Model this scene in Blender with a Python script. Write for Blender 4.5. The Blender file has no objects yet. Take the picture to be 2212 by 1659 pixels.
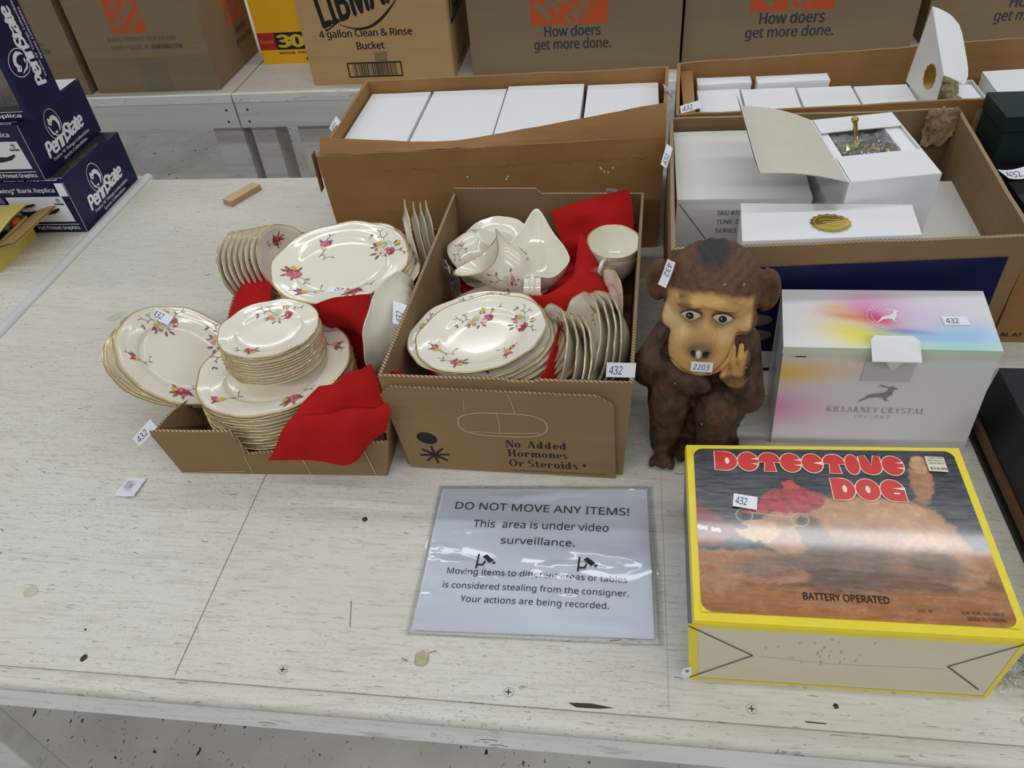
import bpy, bmesh, math, random
import numpy as np
from mathutils import Vector, Matrix, noise

rnd = random.Random(7)
SC = bpy.context.scene
COL = SC.collection
TZ = 0.76                       # height of the display table's top above the floor

# ------------------------------------------------------------------ camera
def make_camera():
    cd = bpy.data.cameras.new('camera'); co = bpy.data.objects.new('camera', cd); COL.objects.link(co)
    cd.sensor_fit = 'HORIZONTAL'; cd.sensor_width = 36.0; cd.lens = 36.0*1670/2212
    cd.clip_start = 0.02; cd.clip_end = 60
    right = Vector((0.99060283, 0.11439964, -0.07495837)); down = Vector((0.02217138, -0.6751307, -0.73736488)); fwd = Vector((-0.13496097, 0.7287738, -0.67132278))
    m = Matrix.Identity(4)
    for r in range(3):
        m[r][0] = right[r]; m[r][1] = -down[r]; m[r][2] = -fwd[r]
    m[0][3], m[1][3], m[2][3] = 0.0, 0.0, TZ+0.82
    co.matrix_world = m
    SC.camera = co
make_camera()

# ------------------------------------------------------------------ light and exposure
SC.view_settings.view_transform = 'Standard'; SC.view_settings.look = 'None'
SC.view_settings.exposure = 0.0; SC.view_settings.gamma = 1.0; SC.view_settings.use_curve_mapping = False
def make_world():
    w = bpy.data.worlds.new('hall_air'); SC.world = w; w.use_nodes = True
    bg = w.node_tree.nodes['Background']; bg.inputs['Color'].default_value = (0.93, 0.96, 1.0, 1); bg.inputs['Strength'].default_value = 0.10
make_world()
def tube_light(name, x, y, z, lx, ly, power):
    ld = bpy.data.lights.new(name, 'AREA'); ld.shape = 'RECTANGLE'; ld.size = lx; ld.size_y = ly; ld.energy = power; ld.color = (0.94, 0.98, 1.0)
    lo = bpy.data.objects.new(name, ld); COL.objects.link(lo); lo.location = (x, y, z)
    return lo
# rows of fluorescent strips under the hall's ceiling
for k, (y, p) in enumerate([(-1.9, 35), (0.5, 9), (2.32, 14), (4.8, 14)]):
    for x in (-4.4, -1.9, 0.6, 3.1, 5.6):
        tube_light('fluorescent_strip', x, y, 3.25, 2.3, 0.10, p)

# ------------------------------------------------------------------ colours and materials
def S(r, g, b):
    f = lambda c: (c/255/12.92) if c/255 <= 0.04045 else ((c/255+0.055)/1.055)**2.4
    return (f(r), f(g), f(b), 1.0)
def pm(name, col, rough=0.6, spec=0.4, var=0.0, vscale=8.0, stretch=(1, 1, 1), bump=0.0, bscale=60.0, metal=0.0, coat=0.0, dark=None, attr=None):
    """principled material; var mixes in a procedural noise towards `dark`, bump adds a noise relief"""
    m = bpy.data.materials.new(name); m.use_nodes = True
    nt = m.node_tree; b = nt.nodes['Principled BSDF']
    b.inputs['Base Color'].default_value = col; b.inputs['Roughness'].default_value = rough
    b.inputs['Specular IOR Level'].default_value = spec; b.inputs['Metallic'].default_value = metal
    b.inputs['Coat Weight'].default_value = coat; b.inputs['Coat Roughness'].default_value = 0.06
    src = None
    if attr:
        a = nt.nodes.new('ShaderNodeAttribute'); a.attribute_name = attr; src = a.outputs['Color']
        nt.links.new(src, b.inputs['Base Color'])
    if var > 0 or bump > 0:
        tc = nt.nodes.new('ShaderNodeTexCoord'); mp = nt.nodes.new('ShaderNodeMapping'); mp.inputs['Scale'].default_value = stretch
        nt.links.new(tc.outputs['Object'], mp.inputs['Vector'])
    if var > 0:
        n = nt.nodes.new('ShaderNodeTexNoise'); n.inputs['Scale'].default_value = vscale; n.inputs['Detail'].default_value = 6
        nt.links.new(mp.outputs['Vector'], n.inputs['Vector'])
        r = nt.nodes.new('ShaderNodeValToRGB'); r.color_ramp.elements[0].position = 0.35; r.color_ramp.elements[1].position = 0.7
        r.color_ramp.elements[0].color = (0, 0, 0, 1); r.color_ramp.elements[1].color = (var, var, var, 1)
        nt.links.new(n.outputs['Fac'], r.inputs['Fac'])
        mx = nt.nodes.new('ShaderNodeMixRGB'); mx.inputs['Color1'].default_value = col
        mx.inputs['Color2'].default_value = dark if dark else (col[0]*0.55, col[1]*0.5, col[2]*0.45, 1)
        if src: nt.links.new(src, mx.inputs['Color1'])
        nt.links.new(r.outputs['Color'], mx.inputs['Fac']); nt.links.new(mx.outputs['Color'], b.inputs['Base Color'])
    if bump > 0:
        n2 = nt.nodes.new('ShaderNodeTexNoise'); n2.inputs['Scale'].default_value = bscale; n2.inputs['Detail'].default_value = 5
        nt.links.new(mp.outputs['Vector'], n2.inputs['Vector'])
        bp = nt.nodes.new('ShaderNodeBump'); bp.inputs['Strength'].default_value = bump; bp.inputs['Distance'].default_value = 0.002
        nt.links.new(n2.outputs['Fac'], bp.inputs['Height']); nt.links.new(bp.outputs['Normal'], b.inputs['Normal'])
    return m

def paint_wood(name, col, crack=0.6, sx=58, sy=560, dirt=0.25):
    """white paint with dark hairline cracks that follow the grain (along x)"""
    m = bpy.data.materials.new(name); m.use_nodes = True; nt = m.node_tree; b = nt.nodes['Principled BSDF']
    b.inputs['Roughness'].default_value = 0.55; b.inputs['Specular IOR Level'].default_value = 0.35
    tc = nt.nodes.new('ShaderNodeTexCoord')
    def layer(scale, nscale, det, p0, p1, dist=0.0):
        mp = nt.nodes.new('ShaderNodeMapping'); mp.inputs['Scale'].default_value = scale
        nt.links.new(tc.outputs['Object'], mp.inputs['Vector'])
        n = nt.nodes.new('ShaderNodeTexNoise'); n.inputs['Scale'].default_value = nscale; n.inputs['Detail'].default_value = det; n.inputs['Distortion'].default_value = dist
        nt.links.new(mp.outputs['Vector'], n.inputs['Vector'])
        r = nt.nodes.new('ShaderNodeValToRGB'); r.color_ramp.elements[0].position = p0; r.color_ramp.elements[1].position = p1
        nt.links.new(n.outputs['Fac'], r.inputs['Fac']); return r.outputs['Color']
    def mixin(base, fac, colour, amount):
        mu = nt.nodes.new('ShaderNodeMath'); mu.operation = 'MULTIPLY'; mu.inputs[1].default_value = amount
        nt.links.new(fac, mu.inputs[0])
        mx = nt.nodes.new('ShaderNodeMixRGB'); mx.inputs['Color2'].default_value = colour
        if isinstance(base, tuple): mx.inputs['Color1'].default_value = base
        else: nt.links.new(base, mx.inputs['Color1'])
        nt.links.new(mu.outputs[0], mx.inputs['Fac']); return mx.outputs['Color']
    c = mixin(col, layer((1, 1, 1), 3.0, 4, 0.4, 0.75), (col[0]*0.82, col[1]*0.78, col[2]*0.7, 1), dirt*1.6)
    c = mixin(c, layer((sx*0.35, sy*0.6, 40), 1.0, 5, 0.5, 0.68), (col[0]*0.62, col[1]*0.58, col[2]*0.52, 1), 0.35)
    patch = layer((2.2, 3.0, 2), 1.0, 3, 0.35, 0.62)
    crack1 = layer((sx, sy, 60), 1.0, 3, 0.635, 0.68, 1.1)
    crack2 = layer((sx*4.0, sy*1.1, 90), 1.0, 2, 0.62, 0.67, 1.2)
    mu = nt.nodes.new('ShaderNodeMath'); mu.operation = 'MULTIPLY'; nt.links.new(patch, mu.inputs[0]); nt.links.new(crack2, mu.inputs[1])
    c = mixin(c, crack1, S(100, 92, 80), crack)
    c = mixin(c, mu.outputs[0], S(104, 97, 86), crack)
    nt.links.new(c, b.inputs['Base Color'])
    return m

def board(name, col, flute=True, stain=0.25):
    """corrugated cardboard face: faint flute lines, fibres and stains"""
    m = bpy.data.materials.new(name); m.use_nodes = True; nt = m.node_tree; b = nt.nodes['Principled BSDF']
    b.inputs['Roughness'].default_value = 0.72; b.inputs['Specular IOR Level'].default_value = 0.25
    tc = nt.nodes.new('ShaderNodeTexCoord')
    n = nt.nodes.new('ShaderNodeTexNoise'); n.inputs['Scale'].default_value = 5; n.inputs['Detail'].default_value = 7
    nt.links.new(tc.outputs['Object'], n.inputs['Vector'])
    r = nt.nodes.new('ShaderNodeValToRGB'); r.color_ramp.elements[0].position = 0.3; r.color_ramp.elements[1].position = 0.75
    r.color_ramp.elements[0].color = col; r.color_ramp.elements[1].color = (col[0]*(1-stain), col[1]*(1-stain*1.1), col[2]*(1-stain*1.2), 1)
    nt.links.new(n.outputs['Fac'], r.inputs['Fac'])
    mp = nt.nodes.new('ShaderNodeMapping'); mp.inputs['Scale'].default_value = (3, 3, 260); nt.links.new(tc.outputs['Object'], mp.inputs['Vector'])
    n2 = nt.nodes.new('ShaderNodeTexNoise'); n2.inputs['Scale'].default_value = 1.0; n2.inputs['Detail'].default_value = 2
    nt.links.new(mp.outputs['Vector'], n2.inputs['Vector'])
    mx = nt.nodes.new('ShaderNodeMixRGB'); mx.blend_type = 'MULTIPLY'; mx.inputs['Fac'].default_value = 0.22
    nt.links.new(r.outputs['Color'], mx.inputs['Color1']); nt.links.new(n2.outputs['Fac'], mx.inputs['Color2'])
    nt.links.new(mx.outputs['Color'], b.inputs['Base Color'])
    return m

def flute_edge(name, col, period=0.0062):
    """cut edge of corrugated board: a row of dark flute holes"""
    m = bpy.data.materials.new(name); m.use_nodes = True; nt = m.node_tree; b = nt.nodes['Principled BSDF']
    b.inputs['Roughness'].default_value = 0.8
    tc = nt.nodes.new('ShaderNodeTexCoord'); sp = nt.nodes.new('ShaderNodeSeparateXYZ'); nt.links.new(tc.outputs['Object'], sp.inputs[0])
    ad = nt.nodes.new('ShaderNodeMath'); ad.operation = 'ADD'; nt.links.new(sp.outputs[0], ad.inputs[0]); nt.links.new(sp.outputs[1], ad.inputs[1])
    mu = nt.nodes.new('ShaderNodeMath'); mu.operation = 'MULTIPLY'; mu.inputs[1].default_value = 2*math.pi/period; nt.links.new(ad.outputs[0], mu.inputs[0])
    sn = nt.nodes.new('ShaderNodeMath'); sn.operation = 'SINE'; nt.links.new(mu.outputs[0], sn.inputs[0])
    r = nt.nodes.new('ShaderNodeValToRGB'); r.color_ramp.elements[0].position = 0.25; r.color_ramp.elements[1].position = 0.6
    r.color_ramp.elements[0].color = col; r.color_ramp.elements[1].color = (col[0]*0.22, col[1]*0.2, col[2]*0.18, 1)
    nt.links.new(sn.outputs[0], r.inputs['Fac']); nt.links.new(r.outputs['Color'], b.inputs['Base Color'])
    return m

def clear_film(name, tint=(1, 1, 1, 1), gloss=0.25, rough=0.06, bump=0.0, bscale=40, opacity=0.06, stretch=(1, 1, 1)):
    """thin clear plastic: mostly see-through, glossy by angle"""
    m = bpy.data.materials.new(name); m.use_nodes = True; nt = m.node_tree
    for n in list(nt.nodes): nt.nodes.remove(n)
    out = nt.nodes.new('ShaderNodeOutputMaterial'); tr = nt.nodes.new('ShaderNodeBsdfTransparent'); gl = nt.nodes.new('ShaderNodeBsdfGlossy'); df = nt.nodes.new('ShaderNodeBsdfDiffuse')
    tr.inputs['Color'].default_value = tint; gl.inputs['Roughness'].default_value = rough; df.inputs['Color'].default_value = (0.85, 0.86, 0.88, 1)
    lw = nt.nodes.new('ShaderNodeLayerWeight'); lw.inputs['Blend'].default_value = gloss
    m1 = nt.nodes.new('ShaderNodeMixShader'); m2 = nt.nodes.new('ShaderNodeMixShader'); m1.inputs[0].default_value = opacity
    nt.links.new(tr.outputs[0], m1.inputs[1]); nt.links.new(df.outputs[0], m1.inputs[2])
    nt.links.new(lw.outputs['Fresnel'], m2.inputs[0]); nt.links.new(m1.outputs[0], m2.inputs[1]); nt.links.new(gl.outputs[0], m2.inputs[2])
    nt.links.new(m2.outputs[0], out.inputs['Surface'])
    if bump > 0:
        tc = nt.nodes.new('ShaderNodeTexCoord'); mp = nt.nodes.new('ShaderNodeMapping'); mp.inputs['Scale'].default_value = stretch
        nt.links.new(tc.outputs['Object'], mp.inputs['Vector'])
        n = nt.nodes.new('ShaderNodeTexNoise'); n.inputs['Scale'].default_value = bscale; n.inputs['Detail'].default_value = 4
        nt.links.new(mp.outputs['Vector'], n.inputs['Vector'])
        bp = nt.nodes.new('ShaderNodeBump'); bp.inputs['Strength'].default_value = bump; bp.inputs['Distance'].default_value = 0.004
        nt.links.new(n.outputs['Fac'], bp.inputs['Height']); nt.links.new(bp.outputs['Normal'], gl.inputs['Normal']); nt.links.new(bp.outputs['Normal'], lw.inputs['Normal'])
    return m

M_TABLE = paint_wood('worn white paint', S(214, 211, 202))
M_APRON = paint_wood('white painted board', S(230, 229, 227), crack=0.3, sx=16, sy=70, dirt=0.08)
M_GREY = paint_wood('grey painted board', S(208, 206, 202), crack=0.22, sx=5, sy=40, dirt=0.12)
M_DARK = pm('dark grime', S(62, 56, 48), 0.9)
M_RUST = pm('rust stain', S(186, 172, 142), 0.8, var=0.6, vscale=120)
M_TANSTAIN = pm('tan stain', S(198, 191, 172), 0.8, var=0.4, vscale=60)
M_STEEL = pm('screw steel', S(150, 148, 142), 0.45, metal=0.6)
M_CARD = board('kraft cardboard', S(158, 128, 90))
M_CARD_IN = board('kraft cardboard inside', S(140, 112, 80), stain=0.2)
M_CARD_A = board('ochre cardboard', S(172, 128, 78), stain=0.35)
M_CARD_HD = board('grey brown cardboard', S(150, 130, 102), stain=0.12)
M_EDGE = flute_edge('corrugated cut edge', S(176, 150, 112))
M_EDGE_A = flute_edge('corrugated edge ochre', S(176, 138, 92))
M_CREASE = pm('torn paper line', S(196, 172, 134), 0.8)
M_INK = pm('black ink', S(28, 27, 28), 0.6)
M_INKG = pm('slate ink', S(62, 62, 70), 0.7)
M_ORANGE = pm('orange print', S(200, 86, 40), 0.7)
M_WHITEBOX = pm('white card', S(232, 232, 234), 0.5, 0.35, var=0.25, vscale=5, dark=S(214, 213, 212))
M_WHITEBOX2 = pm('off white card', S(218, 216, 210), 0.55, 0.3, var=0.4, vscale=6, dark=S(196, 193, 184))
M_GREYCARD = pm('grey card back', S(206, 200, 186), 0.7, 0.2, var=0.3, vscale=30, dark=S(194, 188, 174))
M_SLIT = pm('seam shadow line', S(70, 66, 60), 0.9)
M_TAPE = clear_film('clear tape', tint=(0.9, 0.88, 0.82, 1), gloss=0.15, rough=0.12, opacity=0.10)
M_GOLD = pm('gold foil', S(190, 160, 62), 0.28, metal=0.9, var=0.3, vscale=90)
M_GOLDINK = pm('pale gold line', S(232, 214, 140), 0.35, metal=0.6)
M_NAVY = pm('navy print', S(15, 18, 64), 0.42, 0.35)
M_NAVYBOX = pm('navy ink on board', S(16, 24, 70), 0.55, 0.3, var=0.3, vscale=7, dark=S(10, 14, 46))
M_LETTERW = pm('white lettering', S(236, 236, 238), 0.5)
M_STICKER = pm('white sticker', S(238, 240, 246), 0.5)
M_BIRO = pm('ballpoint ink', S(60, 58, 84), 0.6)
M_CHINA = pm('cream glazed china', S(240, 233, 216), 0.13, 0.55, coat=0.3)
M_CHINA_IN = pm('cream glaze inside', S(242, 238, 222), 0.1, 0.6, coat=0.4)
M_GILT = pm('gilt rim', S(206, 182, 128), 0.25, metal=0.6)
M_PINK = pm('pink petal', S(206, 110, 134), 0.2, 0.5); M_DPINK = pm('deep pink petal', S(172, 62, 92), 0.2, 0.5)
M_SAGE = pm('white green petal', S(206, 212, 184), 0.2, 0.5); M_GREEN = pm('green heart', S(160, 176, 116), 0.2, 0.5); M_YEL = pm('yellow bloom', S(226, 186, 84), 0.2, 0.5)
M_LEAF = pm('taupe leaf', S(134, 112, 104), 0.2, 0.5); M_TWIG = pm('brown twig', S(122, 100, 98), 0.2, 0.5); M_WPET = pm('white petal', S(226, 222, 208), 0.2, 0.5)
M_RED = pm('red napkin cloth', S(178, 30, 28), 0.85, 0.12, var=0.4, vscale=30, dark=S(150, 20, 20), bump=0.25, bscale=420)
M_POLY = pm('white polystyrene foam', S(236, 237, 240), 0.7, 0.2, bump=0.3, bscale=180)
M_BAG = clear_film('crinkled plastic', gloss=0.35, rough=0.08, bump=0.6, bscale=55, opacity=0.1)

# ------------------------------------------------------------------ building helpers
class MB:
    """collects faces of several materials and links them as ONE mesh object"""
    def __init__(s): s.v = []; s.f = []; s.m = []; s.sm = []; s.mats = []; s.cols = None; s.k = 0
    def mi(s, m):
        if m not in s.mats: s.mats.append(m)
        return s.mats.index(m)
    def add(s, verts, faces, m, smooth=False):
        o = len(s.v); s.v += [tuple(p) for p in verts]; i = m if isinstance(m, int) else s.mi(m)
        for f in faces:
            s.f.append([o+k for k in f]); s.m.append(i); s.sm.append(smooth)
        return o
    def quad(s, a, b, c, d, m): s.add([a, b, c, d], [(0, 1, 2, 3)], m)
    def box(s, x0, x1, y0, y1, z0, z1, m):
        s.hexa([(x0, y0), (x1, y0), (x1, y1), (x0, y1)], [(x0, y0), (x1, y0), (x1, y1), (x0, y1)], z0, z1, m)
    def hexa(s, b, t, z0, z1, m, mtop=None):
        """b, t: four (x, y) or (x, y, z) corners front-left, front-right, back-right, back-left"""
        V = [(p[0], p[1], p[2] if len(p) > 2 else z0) for p in b] + [(p[0], p[1], p[2] if len(p) > 2 else z1) for p in t]
        s.add(V, [(3, 2, 1, 0), (0, 1, 5, 4), (1, 2, 6, 5), (2, 3, 7, 6), (3, 0, 4, 7)], m)
        s.add(V[4:], [(0, 1, 2, 3)], mtop or m)
    def grid(s, rows, m, smooth=True, close=False):
        """rows of points -> quad sheet"""
        n, k = len(rows), len(rows[0]); V = [p for r in rows for p in r]; F = []
        for i in range(n-1):
            for j in range(k-1 if not close else k):
                j2 = (j+1) % k
                F.append((i*k+j, i*k+j2, (i+1)*k+j2, (i+1)*k+j))
        return s.add(V, F, m, smooth)
    def tube(s, pts, r, m, seg=10, smooth=True, cap=True, flat=1.0):
        rs = r if isinstance(r, (list, tuple)) else [r]*len(pts); rows = []; P = [Vector(p) for p in pts]
        up = Vector((0.123, 0.31, 0.94)).normalized()
        for i, p in enumerate(P):
            d = (P[min(i+1, len(P)-1)]-P[max(i-1, 0)]).normalized(); a = d.cross(up).normalized(); b = d.cross(a)
            rows.append([p+a*(rs[i]*math.cos(2*math.pi*k/seg))+b*(rs[i]*flat*math.sin(2*math.pi*k/seg)) for k in range(seg)])
        s.grid(rows, m, smooth, close=True)
        if cap:
            for q in (rows[0][::-1], rows[-1]): s.add(q, [tuple(range(seg))], m)
    def poly(s, pan, pts, m, layer=1):
        """flat outline on a panel, triangulated"""
        s.k = (s.k+1) % 18; layer += .045*s.k                   # neighbours that overlap never share a plane
        V = [pan.pt(a, b, layer) for a, b in pts]
        if len(V) <= 4: s.add(V, [tuple(range(len(V)))], m); return
        from mathutils.geometry import tessellate_polygon
        s.add(V, [tuple(t) for t in tessellate_polygon([[Vector((a, b, 0)) for a, b in pts]])], m)
    def line(s, pan, pts, w, m, layer=1):
        for (x0, y0), (x1, y1) in zip(pts[:-1], pts[1:]):
            L = math.hypot(x1-x0, y1-y0) or 1e-6; dx, dy = (x1-x0)/L, (y1-y0)/L; e = w*0.3
            a0, b0, a1, b1 = x0-dx*e, y0-dy*e, x1+dx*e, y1+dy*e
            s.poly(pan, [(a0+dy*w/2, b0-dx*w/2), (a1+dy*w/2, b1-dx*w/2), (a1-dy*w/2, b1+dx*w/2), (a0-dy*w/2, b0+dx*w/2)], m, layer)
    def text(s, pan, body, x, y, w, h, m, layer=1, bold=0.0, shear=0.0, skew=0.0, spacing=1.0, rise=0.0):
        """lettering fitted into the rectangle (x, y, w, h) of the panel; rise tilts the baseline over the width"""
        V, F = text_mesh(body, bold, shear, spacing)
        n = len(V)//5 if bold > 0 else len(V)
        s.add([pan.pt(x+a*w+skew*b, y+b*h+rise*a, layer+.07*(i//n)) for i, (a, b) in enumerate(V)], F, m)
    def build(s, name, parent=None, off=(0, 0, 0), bevel=0.0, auto=None):
        me = bpy.data.meshes.new(name)
        ox, oy, oz = off
        me.from_pydata([(p[0]-ox, p[1]-oy, p[2]-oz) for p in s.v], [], s.f)
        for m in s.mats: me.materials.append(m)
        me.polygons.foreach_set('material_index', s.m); me.polygons.foreach_set('use_smooth', s.sm)
        if s.cols is not None:
            ca = me.color_attributes.new('Col', 'FLOAT_COLOR', 'POINT'); ca.data.foreach_set('color', np.asarray(s.cols, dtype=np.float32).ravel())
        me.update()
        o = bpy.data.objects.new(name, me); COL.objects.link(o)
        if parent: o.parent = parent
        if bevel > 0:
            b = o.modifiers.new('soft edge', 'BEVEL'); b.width = bevel; b.segments = 2; b.limit_method = 'ANGLE'; b.angle_limit = math.radians(50); b.use_clamp_overlap = True
        return o

class Pan:
    """a flat panel: origin, two directions, and a hair of lift for each printed layer"""
    def __init__(s, o, u, v, lift=0.00022):
        s.o = Vector(o); s.u = Vector(u); s.v = Vector(v); s.n = s.u.cross(s.v).normalized(); s.lift = lift
    def pt(s, a, b, l=0): return tuple(s.o+s.u*a+s.v*b+s.n*(l*s.lift))

_TX = {}
def sans():
    """the plain sans that ships with Blender; its built-in letters if it is not there"""
    import os
    try:
        p = os.path.join(bpy.utils.system_resource('DATAFILES', path='fonts'), 'NotoSansMath-Regular.woff2')
        return bpy.data.fonts.load(p)
    except Exception:
        return None
FONT = sans()
def text_mesh(body, bold, shear, spacing):
    k = (body, bold, shear, spacing)
    if k in _TX: return _TX[k]
    cu = bpy.data.curves.new('lettering', 'FONT'); cu.body = body
    if FONT: cu.font = FONT
    cu.size = 1.0; cu.shear = shear; cu.space_character = spacing; cu.resolution_u = 3
    ob = bpy.data.objects.new('lettering', cu); COL.objects.link(ob)
    dg = bpy.context.evaluated_depsgraph_get(); ev = ob.evaluated_get(dg); me = ev.to_mesh()
    V = [(v.co.x, v.co.y) for v in me.vertices]; F = [tuple(p.vertices) for p in me.polygons]
    ev.to_mesh_clear(); bpy.data.objects.remove(ob); bpy.data.curves.remove(cu)
    x0 = min(p[0] for p in V); x1 = max(p[0] for p in V); y0 = min(p[1] for p in V); y1 = max(p[1] for p in V)
    V = [((a-x0)/(x1-x0), (b-y0)/(y1-y0)) for a, b in V]
    if bold > 0:                                                # heavier strokes: the same outlines laid down again, a little to each side
        ex, ey = bold/(x1-x0), bold*.6/(y1-y0); n = len(V); V0, F0 = V, F; V, F = [], []
        for k, (dx, dy) in enumerate([(-ex, 0), (ex, 0), (0, ey), (0, -ey), (0, 0)]):
            V += [(a+dx, b+dy) for a, b in V0]; F += [tuple(q+k*n for q in f) for f in F0]
    _TX[k] = (V, F); return _TX[k]

def ell(cx, cy, rx, ry, n=28, a0=0.0, a1=2*math.pi, rot=0.0):
    full = abs(a1-a0-2*math.pi) < 1e-6; out = []
    for k in range(n if full else n+1):
        t = a0+(a1-a0)*k/n; x, y = rx*math.cos(t), ry*math.sin(t)
        out.append((cx+x*math.cos(rot)-y*math.sin(rot), cy+x*math.sin(rot)+y*math.cos(rot)))
    return out
def ring(mb, pan, cx, cy, rx, ry, w, m, layer=1, n=32, a0=0.0, a1=2*math.pi):
    o = ell(cx, cy, rx, ry, n, a0, a1); i = ell(cx, cy, rx-w, ry-w, n, a0, a1)
    if abs(a1-a0-2*math.pi) < 1e-6: o.append(o[0]); i.append(i[0])
    for k in range(len(o)-1): mb.poly(pan, [o[k], o[k+1], i[k+1], i[k]], m, layer)

def thing(name, label, cat, loc=(0, 0, 0), group=None, rot=None):
    """an Empty at the thing's base that parents its parts; loc is measured from the table top"""
    o = bpy.data.objects.new(name, None); COL.objects.link(o); o.empty_display_size = 0.02
    o.location = (loc[0], loc[1], loc[2]+TZ)
    if rot is not None: o.rotation_mode = 'QUATERNION'; o.rotation_quaternion = rot
    o['label'] = label; o['category'] = cat
    if group: o['group'] = group
    return o
def tag(o, label, cat, group=None, kind=None):
    if label: o['label'] = label
    if cat: o['category'] = cat
    if group: o['group'] = group
    if kind: o['kind'] = kind
    return o
def solo(mb, name, label, cat, loc, group=None, bevel=0.0):
    o = mb.build(name, None, loc, bevel); o.location = (loc[0], loc[1], loc[2]+TZ); return tag(o, label, cat, group)
def kid(root, name):
    """a thing's part by its kind, to hang a sub-part on"""
    return [c for c in root.children if c.name.split('.')[0] == name][0]
def structure(mb, name, bevel=0.0):
    o = mb.build(name, None, (0, 0, 0), bevel); o.location = (0, 0, TZ); o['kind'] = 'structure'; return o

def sticker(parent, off, centre, u, v, body='432', label='white price sticker with handwritten lot number', curl=0.0, w=0.036, h=0.016, pad=0.5, m=None, ink=None, name='price_sticker'):
    """small paper label; u, v unit directions of its text and its upright"""
    u = Vector(u).normalized(); v = Vector(v).normalized(); n = u.cross(v).normalized(); c = Vector(centre)
    mb = MB(); rows = []
    for t in (0.0006, 0.0):
        for j in range(2): pass
    N = 6
    def P(a, b, l): return c+u*((a-0.5)*w)+v*((b-0.5)*h)+n*(l+curl*(a-0.5)**2*4)
    mb.grid([[P(i/N, j, 0.0007) for i in range(N+1)] for j in (0, 1)], m or M_STICKER, False)
    mb.grid([[P(i/N, j, 0.0002) for i in range(N, -1, -1)] for j in (0, 1)], m or M_STICKER, False)
    if body:
        V, F = text_mesh(body, 0.0, 0.12, 1.0)
        mb.add([P(0.1+pad*a, 0.2+0.58*b, 0.0010) for a, b in V], F, ink or M_BIRO)
    o = mb.build(name, parent, off); o['label'] = label; return o

def wob(x, y, z, s=1.0): return noise.noise(Vector((x, y, z)))*s

def carton(mb, B, T, t, mo, mi_, me, z0=0.0, n=16, wb=0.0016, prof=None, seed=0.0, inset_bottom=None):
    """open-topped corrugated box. B, T: bottom and top outer corners (x, y[, z]) front-left, front-right, back-right, back-left"""
    B = [Vector((p[0], p[1], z0)) for p in B]; T = [Vector(p) for p in T]
    def inset(L):
        out = []
        for i in range(4):
            p, a, b = L[i], L[i-1], L[(i+1) % 4]
            d1 = (p-a); d1.z = 0; d1.normalize(); d2 = (b-p); d2.z = 0; d2.normalize()
            n1 = Vector((-d1.y, d1.x, 0)); n2 = Vector((-d2.y, d2.x, 0))
            out.append(p+(n1+n2)*(t/(1+n1.dot(n2))))
        return out
    Bi, Ti = inset(B), inset(T)
    for q in Bi: q.z = z0+t
    for i in range(4):
        j = (i+1) % 4; top, topi = [], []
        for k in range(n+1):
            f = k/n; p = T[i].lerp(T[j], f); q = Ti[i].lerp(Ti[j], f)
            dz = wb*noise.noise(Vector((p.x*14+seed, p.y*14, i*3.1))) if 0 < k < n else 0
            if prof: dz += prof(i, f)
            top.append(p+Vector((0, 0, dz))); topi.append(q+Vector((0, 0, dz)))
        bo = [B[i].lerp(B[j], k/n) for k in range(n+1)]; bi = [Bi[i].lerp(Bi[j], k/n) for k in range(n+1)]
        mb.grid([bo, top], mo, False); mb.grid([top, topi], me, False); mb.grid([topi, bi], mi_, False)
    mb.add(Bi, [(0, 1, 2, 3)], mi_); mb.add(B, [(3, 2, 1, 0)], mo)

def cr(p0, p1, p2, p3, t):
    return 0.5*((2*p1)+(p2-p0)*t+(2*p0-5*p1+4*p2-p3)*t*t+(3*p1-p0-3*p2+p3)*t**3)
def smooth_rows(ctrl, sub):
    """Catmull-Rom refine of a grid of control points both ways"""
    def refine(L):
        out = []
        for i in range(len(L)-1):
            a, b, c, d = L[max(i-1, 0)], L[i], L[i+1], L[min(i+2, len(L)-1)]
            for k in range(sub): out.append(cr(a, b, c, d, k/sub))
        out.append(L[-1]); return out
    R = [refine([Vector(p) for p in r]) for r in ctrl]
    colm = [refine([r[j] for r in R]) for j in range(len(R[0]))]
    return [[colm[j][i] for j in range(len(colm))] for i in range(len(colm[0]))]
def cloth(mb, ctrl, m, sub=7, th=0.0014, wr=0.0025, wf=28.0, seed=0.0):
    rows = smooth_rows(ctrl, sub)
    for r in rows:
        for p in r:
            d = Vector((noise.noise(p*wf+Vector((seed, 0, 0))), noise.noise(p*wf+Vector((9+seed, 3, 0))), noise.noise(p*wf+Vector((5, 17+seed, 2)))))
            p += d*wr
    n, k = len(rows), len(rows[0]); N = [[None]*k for _ in range(n)]
    for i in range(n):
        for j in range(k):
            a = rows[min(i+1, n-1)][j]-rows[max(i-1, 0)][j]; b = rows[i][min(j+1, k-1)]-rows[i][max(j-1, 0)]
            N[i][j] = a.cross(b).normalized()
    A = [[rows[i][j]+N[i][j]*(th/2) for j in range(k)] for i in range(n)]; Bk = [[rows[i][j]-N[i][j]*(th/2) for j in range(k)] for i in range(n)]
    mb.grid([r[::-1] for r in A], m); mb.grid(Bk, m)
    edge = [(0, j) for j in range(k)]+[(i, k-1) for i in range(1, n)]+[(n-1, j) for j in range(k-2, -1, -1)]+[(i, 0) for i in range(n-2, 0, -1)]
    mb.grid([[A[i][j] for i, j in edge], [Bk[i][j] for i, j in edge]], m, True, close=True)

def rot_to(n, spin=0.0):
    """rotation that takes local z to n, after a spin about the local z"""
    return Vector((0, 0, 1)).rotation_difference(Vector(n).normalized()) @ Matrix.Rotation(spin, 3, 'Z').to_quaternion()

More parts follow.
